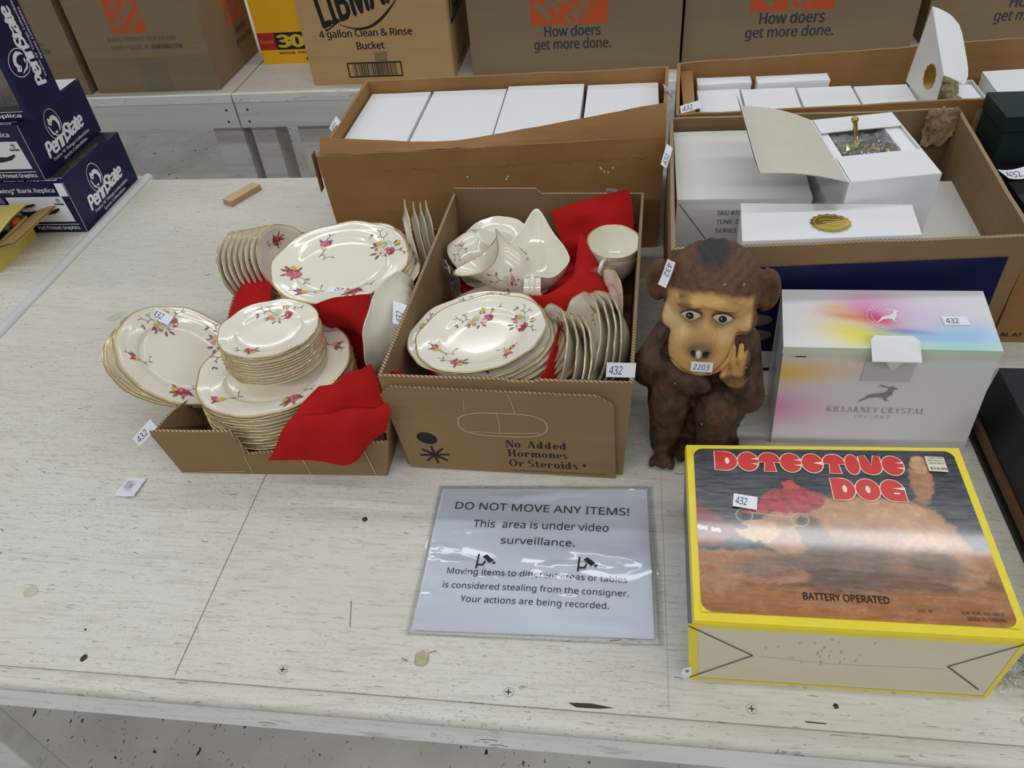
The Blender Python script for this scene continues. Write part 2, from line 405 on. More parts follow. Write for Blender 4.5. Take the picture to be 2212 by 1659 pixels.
def lip(t): return t*t*(3-2*t)
ORD = ['topmost', 'second from the top', 'third from the top', 'fourth from the top', 'fifth from the top', 'sixth from the top', 'seventh from the top', 'eighth from the top', 'ninth from the top',
       'tenth from the top', 'eleventh from the top', 'twelfth from the top', 'thirteenth from the top', 'fourteenth from the top']
# ================================================================== the setting: floor, walls, tables
def floor_mat():
    m = bpy.data.materials.new('worn white floor tile'); m.use_nodes = True; nt = m.node_tree; b = nt.nodes['Principled BSDF']; b.inputs['Roughness'].default_value = 0.5
    tc = nt.nodes.new('ShaderNodeTexCoord')
    def layer(scale, det, p0, p1, typ='ShaderNodeTexNoise', dist=0.0):
        mp = nt.nodes.new('ShaderNodeMapping'); mp.inputs['Scale'].default_value = scale; nt.links.new(tc.outputs['Object'], mp.inputs['Vector'])
        n = nt.nodes.new('ShaderNodeTexNoise'); n.inputs['Scale'].default_value = 1; n.inputs['Detail'].default_value = det; n.inputs['Distortion'].default_value = dist
        nt.links.new(mp.outputs['Vector'], n.inputs['Vector'])
        r = nt.nodes.new('ShaderNodeValToRGB'); r.color_ramp.elements[0].position = p0; r.color_ramp.elements[1].position = p1; nt.links.new(n.outputs['Fac'], r.inputs['Fac']); return r.outputs['Color']
    c = None
    for fac, colr, amt in [(layer((5, 5, 5), 6, .4, .7), S(178, 174, 166), .7), (layer((75, 36, 30), 3, .685, .70, dist=.5), S(30, 27, 25), 1.0), (layer((150, 70, 60), 2, .70, .72, dist=.6), S(52, 46, 40), .9)]:
        mu = nt.nodes.new('ShaderNodeMath'); mu.operation = 'MULTIPLY'; mu.inputs[1].default_value = amt; nt.links.new(fac, mu.inputs[0])
        mx = nt.nodes.new('ShaderNodeMixRGB'); mx.inputs['Color2'].default_value = colr
        if c is None: mx.inputs['Color1'].default_value = S(212, 209, 203)
        else: nt.links.new(c, mx.inputs['Color1'])
        nt.links.new(mu.outputs[0], mx.inputs['Fac']); c = mx.outputs['Color']
    nt.links.new(c, b.inputs['Base Color']); return m
mb = MB(); mb.box(-6, 7, -3, 7, -TZ-0.1, -TZ, floor_mat()); structure(mb, 'floor')
mb = MB(); mb.box(-6, 7, 7.0, 7.15, -TZ, 3.4-TZ, pm('hall wall paint', S(200, 196, 186), 0.8, var=0.2, vscale=2)); structure(mb, 'wall_back')

def table(label, x0, x1, y0, y1, legs, top_m, front=True, th=0.022, drop=0.06, extras=()):
    """plank table: top, rounded front trim, apron, legs"""
    t = thing('display_table', label, 'table', ((x0+x1)/2, y0, -TZ)); off = ((x0+x1)/2, y0, -TZ)
    mb = MB(); mb.box(x0, x1, y0, y1, -th, 0, top_m)
    for fn in extras: fn(mb)
    mb.build('tabletop', t, off)
    return t, off

# --- the main table
M_SCUFF = pm('grey brown scuff', S(120, 112, 98), 0.9)
def main_marks(mb):
    p = Pan((0, 0, 0.0), (1, 0, 0), (0, 1, 0), 0.0003)
    def blot(x, y, r, m, k=9, ax=1.0):
        mb.poly(p, [(x+ax*r*(1+.35*wob(x*90, y*90, a*2.3))*math.cos(a), y+r*(1+.35*wob(a*2.1, x*70, y*50))*math.sin(a)) for a in [2*math.pi*i/k for i in range(k)]], m, 1)
    for x, y, r in [(-.333, .614, .0038), (-.622, .392, .0045), (.235, .402, .0030), (-.64, .428, .0016)]: blot(x, y, r, M_DARK)
    blot(-.743, .475, .009, M_TANSTAIN); blot(-.215, .422, .0095, M_RUST, 22); blot(-.93, 1.05, .012, M_TANSTAIN)
    mb.poly(p, [(-.045, .3835), (-.02, .3845), (.004, .3815), (-.012, .3795), (-.036, .379)], M_DARK, 1)
    mb.poly(p, [(.20, .3835), (.222, .3828), (.222, .3818), (.202, .382)], M_DARK, 1)
    mb.line(p, [(-.5, .380), (-.5, .80)], .0009, M_SCUFF, 1); mb.line(p, [(-.31, .455), (-.318, .49)], .0009, M_SCUFF, 1)
    mb.line(p, [(.062, .382), (.062, .72)], .0008, M_TANSTAIN, 1)
    for k in range(70):
        x = rnd.uniform(-1.05, .5); y = rnd.uniform(.4, 1.5); L = rnd.uniform(.002, .008)
        mb.line(p, [(x, y), (x+L, y+rnd.uniform(-.002, .002)), (x+L*1.6, y+rnd.uniform(-.003, .003))], rnd.uniform(.0005, .0011), M_SCUFF, 1)
X0, X1, YF, YB = -1.122, 1.6, 0.376, 1.585
tb, toff = table('long white painted plywood sale table in the foreground with worn cracked top', X0, X1, YF, YB, None, M_TABLE, extras=(main_marks,))
mb = MB()                                                     # flat strip along the front, its edge rounded over
rows = [[(x, YF-.0004, -.0225) for x in np.linspace(X0, X1, 40)], [(x, YF-.0004, -.0012+.0006*wob(x*9, 1, 1)) for x in np.linspace(X0, X1, 40)]]
for y_, z_ in ((-.003, .0006), (-.016, .0006)): rows.append([(x, YF+y_, z_+.0004*wob(x*12, y_*90, 2)) for x in np.linspace(X0, X1, 40)])
for k in range(1, 7):
    a = math.pi/2*k/6; rows.append([(x, YF-.016-.0075*math.sin(a), .0006-.0075*(1-math.cos(a))) for x in np.linspace(X0, X1, 40)])
rows += [[(x, YF-.0235, -.013) for x in np.linspace(X0, X1, 40)], [(x, YF-.0205, -.0145) for x in np.linspace(X0, X1, 40)]]
mb.grid(rows, M_TABLE); mb.build('front_trim', tb, toff)
mb = MB(); mb.box(X0, X1, YF-0.022, YF+0.016, -0.062, -0.0145, M_APRON)
pn = Pan((X0, YF-0.022, -0.062), (1, 0, 0), (0, 0, 1))
for x, z in [(.98, .02), (.99, .008), (.3, .02), (.72, .015), (1.75, .016)]:
    mb.line(pn, [(x, z), (x+.012, z+.002), (x+.02, z-.001)], .001, M_DARK)
    mb.poly(pn, ell(x+.006, z-.006, .004, .0018, 8), M_TANSTAIN)
mb.build('front_apron', tb, toff, 0.002)
mb = MB(); mb.box(X0, X1, YB-0.04, YB, -0.09, -0.0225, M_APRON); mb.build('back_apron', tb, toff, 0.002)
for x, y in [(-.93, .366), (1.3, .366), (-.95, YB-.075), (1.3, YB-.075)]:
    mb = MB(); mb.box(x, x+.09, y, y+.034, -TZ, -0.0225, M_GREY); mb.build('leg', tb, toff, 0.003)
for x, y in [(-.111, .390), (.148, .392), (-.374, .396), (.42, .40)]:
    mb = MB(); p = Pan((x, y, 0.0004), (1, 0, 0), (0, 1, 0)); mb.poly(p, ell(0, 0, .0055, .0055, 16), M_TABLE, 1); ring(mb, p, 0, 0, .0055, .0055, .0006, M_TANSTAIN, 2, 16)
    mb.line(p, [(-.003, 0), (.003, 0)], .0012, M_DARK, 3); mb.line(p, [(0, -.003), (0, .003)], .0012, M_DARK, 3); mb.build('screw_head', kid(tb, 'tabletop'), toff)

# --- the table to the left, with its edge strip
tl, loff = table('white painted plank table at the left under the navy boxes', -2.9, -1.15, .2, 1.605, None, M_TABLE)
mb = MB(); rows = []
for k in range(9):
    a = math.pi*k/8; rows.append([(-1.137-0.0125*math.cos(a), y, -0.004+0.011*math.sin(a)+.0008*wob(y*9, k, 0)) for y in np.linspace(.2, 1.605, 40)])
rows = [[(-1.1495, y, -.03) for y in np.linspace(.2, 1.605, 40)]]+rows+[[(-1.1245, y, -.03) for y in np.linspace(.2, 1.605, 40)]]
mb.grid(rows, pm('white painted strip', S(206, 206, 204), .5, .35, var=.3, vscale=12, dark=S(186, 184, 178))); mb.build('edge_strip', tl, loff)
mb = MB(); mb.box(-2.9, -1.126, 1.565, 1.604, -.09, -.031, M_APRON); mb.build('back_apron', tl, loff, .002)
for x, y in [(-1.28, .23), (-2.8, .23), (-1.28, 1.47), (-2.8, 1.47)]:
    mb = MB(); mb.box(x, x+.08, y, y+.08, -TZ, -0.0225, M_GREY); mb.build('leg', tl, loff, 0.003)

# --- the two tables across the aisle
def far_table(label, x0, x1, legs):
    y0 = 2.098
    t, off = table(label, x0, x1, y0, 3.3, None, M_TABLE)
    mb = MB(); mb.box(x0, x1, y0-.012, y0-.0005, -.022, .003, M_APRON); mb.build('edge_trim', t, off, .002)
    mb = MB(); mb.box(x0, x1, y0-.010, y0+.028, -.098, -.0225, M_GREY)
    p = Pan((x0, y0-.010, -.098), (1, 0, 0), (0, 0, 1))
    for a in (.03, x1-x0-.03):
        for b in (.02, .055): mb.poly(p, ell(a+(.004 if b > .03 else 0), b, .004, .004, 10), M_DARK)
    mb.build('front_apron', t, off, .002)
    for a, w, y in legs:
        mb = MB(); mb.box(a, a+w, y, y+.09, -TZ, -.0225, M_GREY); mb.build('leg', t, off, .003)
    mb = MB(); mb.box(x0, x1, 3.27, 3.3, -.098, -.0225, M_GREY); mb.build('back_apron', t, off, .002)
    return t
far_table('grey white table beyond the aisle, left of the seam, under cartons', -3.1, -1.122, [(-1.235, .095, 2.13), (-2.9, .09, 2.13), (-1.235, .095, 3.1), (-2.9, .09, 3.1)])
far_table('grey white table beyond the aisle, right of the seam, behind the brown cartons', -1.117, 2.3, [(-1.112, .075, 2.13), (-.965, .135, 2.13), (2.1, .09, 2.13), (-1.1, .075, 3.1), (2.1, .09, 3.1)])
# ================================================================== cartons on the tables beyond the aisle
def seams(mb, p, w, h, m=None): mb.line(p, [(0.004, 0.003), (w-0.004, 0.003)], .0015, m or M_CREASE, 1)
def closed_carton(name, label, x0, x1, y0, y1, z1, m, deco, group=None, z0=0.0, rot=0.0, tape=True):
    c = ((x0+x1)/2, y0, z0); t = thing(name, label, 'cardboard box', c, group); 
    mb = MB(); mb.box(x0, x1, y0, y1, z0, z1, m)
    pf = Pan((x0, y0, z0), (1, 0, 0), (0, 0, 1)); pr = Pan((x1, y0, z0), (0, 1, 0), (0, 0, 1))
    deco(mb, pf, pr, x0, y0, z0)
    mb.build('carton_body', t, c, .004)
    mb = MB()                                                 # four top flaps meeting in a middle seam
    ym = (y0+y1)/2
    mb.box(x0+.001, x1-.001, y0+.001, ym-.001, z1, z1+.004, m); mb.build('top_flap', t, c, .001)
    mb = MB(); mb.box(x0+.001, x1-.001, ym+.001, y1-.001, z1, z1+.004, m); mb.build('top_flap', t, c, .001)
    if tape:
        mb = MB(); mb.box(x0-.0004, x1+.0004, ym-.024, ym+.024, z1+.0042, z1+.0046, M_TAPE); mb.build('packing_tape', t, c)
    return t

def depot_logo(mb, p, x, y, s, m_back, layer=1, h=None):
    """orange square with stencil words climbing the diagonal"""
    h = h or s
    mb.poly(p, [(x, y), (x+s, y), (x+s, y+h), (x, y+h)], M_ORANGE, layer)
    d = math.radians(45); c_, s_ = math.cos(d), math.sin(d)
    def word(w, cx, cy, ww, hh):
        q = Pan(p.pt(x+(cx)*s, y+(cy)*h, 0), p.u*c_+p.v*s_, p.v*c_-p.u*s_)
        V, F = text_mesh(w, .045, 0, 1.0)
        pts = [((cx-.5)*s+((a-.5)*ww*c_-(b-.5)*hh*s_)*s+.5*s, (cy-.5)*h+((a-.5)*ww*s_+(b-.5)*hh*c_)*h+.5*h) for a, b in V]
        k_ = len(pts)//5; mb.add([p.pt(x+a, y+b, layer+1+.07*(i//k_)) for i, (a, b) in enumerate(pts)], F, m_back)
    word('THE', .27, .72, .40, .17); word('HOME', .49, .50, .96, .29); word('DEPOT', .74, .27, .68, .17)
def doers(mb, p, x0, y1, w1, h1, dx2, dy2, w2, h2, m=None):
    mb.text(p, 'How doers', x0, y1, w1, h1, m or M_INKG, 1, bold=.022); mb.text(p, 'get more done.', x0+dx2, y1+dy2, w2, h2, m or M_INKG, 1, bold=.022)

def d_hd1(mb, p, pr, x0, y0, z0):
    mb.text(p, 'QUICKLY ESTIMATE YOUR PACKING', -1.70-.16-x0, .142, .205, .012, M_INKG); mb.text(p, 'SUPPLY NEEDS AT HDMOVING.COM', -1.70-.16-x0, .122, .215, .012, M_INKG, bold=.015)
    depot_logo(mb, p, -1.86-x0, .17, .09, M_CARD_HD)
closed_carton('moving_carton', 'brown moving carton partly hidden behind the upright navy box at far left', -1.98, -1.575, 2.125, 2.44, .36, M_CARD_HD, d_hd1, 'moving cartons along the back tables')
def d_hd2(mb, p, pr, x0, y0, z0):
    depot_logo(mb, p, -1.432-x0, .168, .102, M_CARD_HD, h=.098)
    mb.text(p, 'QUICKLY ESTIMATE YOUR PACKING', -1.460-x0, .143, .210, .013, M_INKG); mb.text(p, 'SUPPLY NEEDS AT', -1.457-x0, .122, .118, .012, M_INKG); mb.text(p, 'HDMOVING.COM', -1.333-x0, .122, .092, .012, M_INKG, bold=.025)
    q = MB()
    depot_logo(mb, pr, .165, .125, .11, M_CARD_HD, h=.13); doers(mb, pr, .20, .092, .085, .022, -.02, -.036, .12, .026)
t = closed_carton('moving_carton', 'brown moving carton with taped front and a square orange logo, left of the yellow box', -1.553, -1.168, 2.132, 2.445, .36, M_CARD_HD, d_hd2, 'moving cartons along the back tables')
mb = MB(); pts = []
for i in range(7):
    pts.append([(-1.402+.022*j+.004*wob(i*3, j*2, 1), 2.1312-.0012*(1+wob(i*5, j*4, 2)), .004+.0145*i+.008*wob(j, i, 4)*(i > 4)) for j in range(5)])
mb.grid(pts, M_TAPE); o = mb.build('packing_tape', t, (-1.3605, 2.132, 0)); o['label'] = 'peeling strip of clear packing tape'

def d_yellow(mb, p, pr, x0, y0, z0):
    mr = pm('red label', S(184, 42, 34), .6)
    mb.poly(p, [(0, .042), (.054, .042), (.054, .092), (0, .092)], mr, 1); mb.poly(p, [(.054, .042), (.215, .042), (.215, .092), (.054, .092)], M_INK, 1)
    yl = pm('yellow numerals', S(232, 196, 60), .6)
    mb.text(p, 'Brownie', .006, .06, .042, .013, pm('peach script', S(226, 140, 96), .6), 2, shear=.2); mb.text(p, '300', .064, .05, .118, .034, yl, 2, bold=.05)
    mb.text(p, 'MOVIE  PROJECTOR', .058, .027, .15, .008, M_INK, 1, bold=.02); mb.poly(p, ell(.145, .013, .006, .006, 14), M_INK, 1)
closed_carton('projector_box', 'yellow projector box with red and black band behind the bucket carton', -1.103, -.888, 2.325, 2.62, .36, pm('yellow box card', S(250, 190, 36), .5, .4, var=.3, vscale=6, dark=S(232, 166, 28)), d_yellow, tape=False)

def d_lib(mb, p, pr, x0, y0, z0):
    Q = Pan(p.pt(-.818-x0, .158, 0), Vector((.96, 0, .28)), Vector((-.12, 0, 1.0)))
    mb.text(Q, 'LIBMAN', .0, .0, .235, .085, M_INK, 2, bold=.03)
    mb.line(p, [(-.822-x0, .25), (-.812-x0, .148), (-.76-x0, .178)], .004, M_INK, 1)
    sw = [( -.77-x0+.165*k/14, .163-.022*math.sin(math.pi*k/14)+.055*(k/14)**2) for k in range(15)]
    for k in range(14): mb.line(p, [sw[k], sw[k+1]], .002+.008*math.sin(math.pi*k/14)*(.4+.6*k/14), M_INK, 1)
    mb.text(p, '4 gallon Clean & Rinse', -.835-x0, .124, .262, .026, M_INK, bold=.018); mb.text(p, 'Bucket', -.735-x0, .096, .078, .020, M_INK, bold=.018)
    mb.poly(p, [(-.69-x0, .062), (-.655-x0, .062), (-.652-x0, .088), (-.69-x0, .088)], pm('tape ghost', S(142, 120, 88), .5), 1)
    bx, bz, bw, bh = -.775-x0, .019, .158, .042
    for a in [(bx, bz, bw, .004), (bx, bz+bh-.004, bw, .004), (bx, bz, .004, bh), (bx+bw-.004, bz, .004, bh)]: mb.poly(p, [(a[0], a[1]), (a[0]+a[2], a[1]), (a[0]+a[2], a[1]+a[3]), (a[0], a[1]+a[3])], M_INK, 1)
    r2 = random.Random(3); x = bx+.016
    while x < bx+bw-.018:
        w = r2.choice([.0008, .0014, .0022, .003]); mb.poly(p, [(x, bz+.004), (x+w, bz+.004), (x+w, bz+bh-.004), (x, bz+bh-.004)], M_INK, 1); x += w+r2.choice([.0011, .0016, .0024])
    mb.text(pr, 'LIBMAN', .05, .14, .2, .06, M_INK, bold=.04); mb.text(pr, 'THE LIBMAN COMPANY', .06, .02, .16, .012, M_INK)
closed_carton('bucket_carton', 'light brown bucket carton with black lettering and a barcode', -.884, -.472, 2.142, 2.50, .36, board('tan cardboard', S(206, 168, 116), stain=.12), d_lib)

def d_hd3(mb, p, pr, x0, y0, z0):
    depot_logo(mb, p, -.252-x0, .128, .205, M_CARD_HD, h=.20); doers(mb, p, -.216-x0, .098, .150, .028, -.030, -.042, .208, .036)
closed_carton('moving_carton', 'large brown moving carton with orange logo standing right of the bucket carton', -.424, .147, 2.18, 2.60, .38, M_CARD_HD, d_hd3, 'moving cartons along the back tables')
def d_hd4(mb, p, pr, x0, y0, z0):
    depot_logo(mb, p, .322-x0, .134, .208, M_CARD_HD, h=.20); doers(mb, p, .349-x0, .102, .163, .030, -.032, -.042, .224, .036)
closed_carton('moving_carton', 'large brown moving carton with orange logo behind the upright white box lid', .155, .742, 2.20, 2.62, .38, M_CARD_HD, d_hd4, 'moving cartons along the back tables')
def d_hd5(mb, p, pr, x0, y0, z0):
    depot_logo(mb, p, .97-x0, .125, .2, M_CARD_HD, h=.19); doers(mb, p, .998-x0, .088, .16, .028, -.028, -.042, .212, .036)
closed_carton('moving_carton', 'brown moving carton cut off by the right edge of the picture', .80, 1.38, 2.30, 2.70, .38, M_CARD_HD, d_hd5, 'moving cartons along the back tables')

# ================================================================== open cartons on the main table
def white_box(name, label, b, t, z0, z1, group, m=None, slit=True, deco=None, cat='white box', parts=True):
    """closed gift carton: body and a lid panel that overhangs by a card's thickness"""
    c = ((b[0][0]+b[1][0])/2, (b[0][1]+b[3][1])/2, z0); th = thing(name, label, cat, c, group); m = m or M_WHITEBOX
    mb = MB(); mb.hexa(b, t, z0, z1-.0025, m)
    if deco: deco(mb)
    mb.build('box_body', th, c, .0015)
    mb = MB(); cx = sum(p[0] for p in t)/4; cy = sum(p[1] for p in t)/4; e = 1.004
    tt = [(cx+(p[0]-cx)*e, cy+(p[1]-cy)*e) for p in t]
    n = 8; rows = []
    for i in range(n+1):
        a = Vector((*tt[0], 0)).lerp(Vector((*tt[3], 0)), i/n); d = Vector((*tt[1], 0)).lerp(Vector((*tt[2], 0)), i/n)
        rows.append([(p.x, p.y, z1+.0022*math.sin(math.pi*i/n)*math.sin(math.pi*j/n)+.0006*wob(p.x*30, p.y*30, 2)) for j in range(n+1) for p in [a.lerp(d, j/n)]])
    mb.grid(rows, m, True)
    per = [rows[0][j] for j in range(n+1)]+[rows[i][n] for i in range(1, n+1)]+[rows[n][j] for j in range(n-1, -1, -1)]+[rows[i][0] for i in range(n-1, 0, -1)]
    mb.grid([[(q[0], q[1], z1-.006) for q in per], per], m, False, close=True)
    mb.build('lid', th, c); return th

# --- carton with four long white boxes
aB = [(-.532, 1.240), (.070, 1.286), (.080, 1.590), (-.532, 1.570)]; aT = [(-.540, 1.237, .22), (.073, 1.284, .222), (.089, 1.606, .222), (-.540, 1.586, .22)]
ca = ((-.23), 1.25, 0); A = thing('open_carton', 'large ochre open carton holding four long white boxes, with a curled front flap', 'cardboard box', ca)
mb = MB(); carton(mb, aB, aT, .006, M_CARD_A, M_CARD_A, M_EDGE_A, n=26, wb=.002, seed=1.0)
p = Pan((-.535, 1.2385, 0), Vector((.605, .046, 0)).normalized(), (0, 0, 1), .0005); r2 = random.Random(5)
stain = pm('brown damp line', S(140, 98, 56), .8); zx = 0.04
while zx < .57:
    zz = .186+.006*wob(zx*30, 1, 1); mb.line(p, [(zx, zz), (zx+.008, zz+.005*wob(zx*90, 4, 2)), (zx+.016, zz-.003), (zx+.024, zz+.003*wob(zx*70, 2, 2))], r2.uniform(.0012, .003), stain); zx += r2.uniform(.018, .034)
for x, z in [(.50, .168), (.505, .163), (.512, .161), (.498, .171), (.52, .169), (.33, .158), (.332, .163), (.26, .166)]: mb.poly(p, ell(x, z, .0014, .0022, 7), M_LETTERW)
mb.build('carton_body', A, ca)
mb = MB(); rows = []                                            # the front flap, bent inwards, high at both ends
for i in range(7):
    f = i/6; row = []
    for j in range(31):
        s = j/30; x = -.536+s*.606; y = 1.240+s*.046; hgt = .020*max(0, 1-s/.34)**1.2+.048*max(0, (s-.40)/.60)**1.1+.005
        row.append((x+.002, y+.010*f+.010*f*f, .221+hgt*f-.004*f*(1-f)+.0012*wob(x*25, f*3, 5)))
    rows.append(row)
mb.grid(rows, M_CARD_A); mb.grid([[(q[0], q[1]+.0035, q[2]-.002) for q in r] for r in rows[::-1]], M_CARD_A); mb.grid([rows[-1], [(q[0], q[1]+.0035, q[2]-.002) for q in rows[-1]]], M_EDGE_A)
mb.build('front_flap', A, ca)
mb = MB()                                                       # torn corner
rows = [[(-.548+.012*wob(i*2, j*3, 1), 1.235+.02*j/4+.004*wob(i, j*2, 3), .15+.074*i/6+.006*wob(i*3, j, 7)) for j in range(5)] for i in range(7)]
mb.grid(rows, M_CARD_A); mb.build('torn_corner', A, ca)
sticker(A, ca, (-.541, 1.36, .224), (.15, 1, .25), (-.5, 0, .85), '432', w=.036, h=.013)
sticker(A, ca, (.083, 1.47, .226), (.55, -.75, -.3), (-.3, .1, .9), '432', w=.026, h=.014)
xs = [(-.551, -.403), (-.396, -.243), (-.238, -.083), (-.075, .066)]
wA = ['first from the left', 'second from the left', 'third from the left', 'fourth from the left']
for i, (a, b) in enumerate(xs):
    y0 = 1.284+.046*((a+b)/2+.54)/.61; y1 = 1.572+.014*i*.33
    if i == 0: a += .022
    q = [(a, y0), (b, y0+.006), (b+.002, y1+.003), (a+.002, y1)]
    white_box('gift_box', 'long white box in the big ochre carton, '+wA[i], q, q, .007, .196 if i != 2 else .2, 'long white boxes in the ochre carton')

# --- carton behind at the right with a row of small white boxes
bB = [(.098, 1.350), (.95, 1.400), (.95, 1.640), (.106, 1.575)]; bT = [(.092, 1.348, .232), (.95, 1.40, .235), (.95, 1.672, .238), (.104, 1.588, .234)]
cb = (.5, 1.4, 0); B = thing('open_carton', 'long brown open carton at the back right holding a row of small white boxes', 'cardboard box', cb)
mb = MB(); carton(mb, bB, bT, .006, M_CARD_A, M_CARD_A, M_EDGE_A, n=24, wb=.003, seed=4.0); mb.build('carton_body', B, cb)
mb = MB(); mb.hexa([(.110, 1.36), (.136, 1.362), (.140, 1.578), (.112, 1.578)], [(.108, 1.36), (.128, 1.362), (.134, 1.578), (.110, 1.578)], .01, .222, M_CARD_A); mb.build('inner_flap', B, cb, .001)
sticker(B, cb, (.118, 1.372, .236), (1, .1, .25), (-.1, .6, .7), '432', w=.036, h=.014)
wB = ['first in the front row from the left', 'second in the front row from the left', 'third in the front row from the left', 'fourth in the front row, beside the raised lid']
for i, a in enumerate([.142, .226, .330, .434]):
    b = [.222, .326, .430, .530][i]; q = [(a, 1.395), (b-.001, 1.399), (b-.001, 1.535), (a, 1.531)]
    white_box('gift_box', 'small white box in the back carton, '+wB[i], q, q, .007, .2, 'small white boxes in the back carton')
for i, (a, b) in enumerate([(.143, .246), (.257, .392)]):
    q = [(a, 1.540), (b, 1.546), (b, 1.577+.004*i), (a, 1.574)]
    white_box('gift_box', 'small white box showing as a strip behind the front row, '+['at the left', 'second from the left'][i], q, q, .007, .208, 'small white boxes in the back carton')
# the open box with its lid standing up
co_ = (.59, 1.46, 0); ob = thing('open_gift_box', 'white box with its lid standing up and a gold seal, foam and a figurine inside', 'white box', co_)
mb = MB(); carton(mb, [(.536, 1.398), (.648, 1.404), (.650, 1.548), (.538, 1.540)], [(.536, 1.398, .2), (.648, 1.404, .2), (.650, 1.548, .2), (.538, 1.540, .2)], .0015, M_WHITEBOX, M_WHITEBOX, M_WHITEBOX, z0=.007, n=3, wb=0); mb.build('box_body', ob, co_)
H0, H1, F0 = Vector((.528, 1.538, .205)), Vector((.5425, 1.405, .2)), Vector((.536, 1.53, .340))
n_ = (H1-H0).cross(F0-H0).normalized(); n_ = n_ if n_.x < 0 else -n_
def onlid(q): q = Vector(q); return q-n_*((q-H0).dot(n_))
F1 = onlid((.556, 1.415, .262)); e = -n_*.0014
mb = MB(); mb.add([H0, H1, F1, F0], [(0, 1, 2, 3)], M_WHITEBOX2); mb.add([q+e for q in (F0, F1, H1, H0)], [(0, 1, 2, 3)], M_GREYCARD)
u_ = (H1-H0).normalized(); v_ = n_.cross(u_); v_ = v_ if v_.z > 0 else -v_
pan = Pan(H0.lerp(H1, .60)+v_*.042+n_*.0008, u_, v_, .0004)
if pan.n.dot(n_) < 0: pan.n = -pan.n
mb.poly(pan, [(.021*(1+.05*math.cos(12*a))*math.cos(a), .021*(1+.05*math.cos(12*a))*math.sin(a)) for a in [2*math.pi*k/48 for k in range(48)]], M_GOLD, 1)
mb.build('lid', ob, co_)
mb = MB(); rows = []
for i in range(9):                                              # tuck flap folded over the lid's far edge
    f = i/8; L = .050*(1-.0*f); ed = .10*(abs(f-.5)*2)**6
    a = F0.lerp(F1, f); rows.append([a+Vector((.98*s*(L-.012*(abs(f-.5)*2)**5), -.05*s*L, -.010*s-.012*s*s*.6)) for s in (0, .25, .5, .75, 1.0)])
mb.grid(rows[::-1], M_WHITEBOX); mb.grid([[q-Vector((0, 0, .0012)) for q in r] for r in rows], M_WHITEBOX); mb.build('tuck_flap', ob, co_)
mb = MB(); mb.box(.607, .645, 1.41, 1.535, .15, .196, M_POLY)
rows = [[(.567+.036*j/6+.005*wob(i, j, 3), 1.412+.11*i/8, .178+.012*math.sin(j)*math.cos(i*.7)+.008*wob(i*2, j*2, 9)) for j in range(7)] for i in range(9)]
mb.grid(rows, M_POLY); mb.build('foam_liner', ob, co_)
fg = MB()
figm = pm('figurine glaze', S(150, 126, 88), .35, .5, var=.9, vscale=50, dark=S(92, 108, 66))
def blob(mb, c, r, m, ax=(1, 1, 1), seed=0, n=12, k=.25):
    rows = []
    for i in range(n+1):
        th = math.pi*i/n; row = []
        for j in range(2*n):
            ph = 2*math.pi*j/(2*n); d = Vector((math.sin(th)*math.cos(ph), math.sin(th)*math.sin(ph), math.cos(th))); s = r*(1+k*noise.noise(d*2.2+Vector((seed, 0, 0))))
            row.append((c[0]+d.x*s*ax[0], c[1]+d.y*s*ax[1], c[2]+d.z*s*ax[2]))
        rows.append(row)
    mb.grid(rows[::-1], m, True, close=True)
for k in range(5): blob(fg, (.575+.006*k, 1.43+.024*k, .195+.006*math.sin(k*2)), .019, figm, (1, 1.1, .8), seed=k, k=.4)
tag(solo(fg, 'bagged_figurine', 'brown and green figurine lying in the white box with the raised lid', 'figurine', (.59, 1.48, .17)), None, None)
q = [(.668, 1.404), (.80, 1.410), (.812, 1.59), (.676, 1.578)]
def d_dot(mb): 
    pass
w5 = white_box('gift_box', 'white box with a gold dot at the right end of the back carton', q, q, .007, .203, 'small white boxes in the back carton')
mb = MB(); mb.poly(Pan((.758, 1.49, .2058), (1, 0, 0), (0, 1, 0)), ell(0, 0, .017, .017, 24), M_GOLD, 1); o = mb.build('gold_seal', kid(w5, 'lid'), (.734, 1.4905, .007)); o['label'] = 'round gold foil seal'

# --- carton with the blue front and the open music box
cB = [(.075, .925), (.540, .955), (.552, 1.335), (.082, 1.318)]; cT = [(.068, .910, .235), (.5365, .942, .235), (.556, 1.340, .237), (.080, 1.326, .237)]
cc = (.3, .93, 0); C = thing('open_carton', 'brown open carton with a dark blue front panel holding white gift boxes', 'cardboard box', cc)
mb = MB(); carton(mb, cB, cT, .006, M_CARD, M_CARD_IN, M_EDGE, n=20, wb=.002, seed=8.0)
fu = (Vector((.540, .955, 0))-Vector((.075, .925, 0))).normalized(); fv = Vector((0, -.0145, .235)).normalized()
p = Pan((.075, .925, 0), fu, fv, .0006); mb.poly(p, [(.004, .0), (.448, .0), (.438, .205), (-.002, .200)], M_NAVYBOX, 1)
for x, z in [(.125, .105), (.128, .075)]: mb.poly(p, ell(x, z, .022, .011, 20), pm('tan oval', S(120, 104, 84), .7), 2)
mb.build('carton_body', C, cc)
mb = MB(); rows = [[(.500+.052*j/11*(1-.35*(i/12)**2)+.010*wob(i*.9, j*.8, 2), 1.320-.010*(i/12)-.014*abs(wob(i*.5, j*.6, 8)), .246-.062*i/12+.008*wob(j*.5, i*.4, 6)) for j in range(12)] for i in range(13)]
mb.grid(rows, pm('crumpled kraft tape', S(150, 124, 90), .6, .3, var=.4, vscale=30)); o = mb.build('torn_tape', C, cc); o['label'] = 'crumpled scrap of torn brown tape'
sticker(C, cc, (.070, 1.175, .240), (.25, .75, .6), (-.8, .2, .5), '432', w=.036, h=.012)
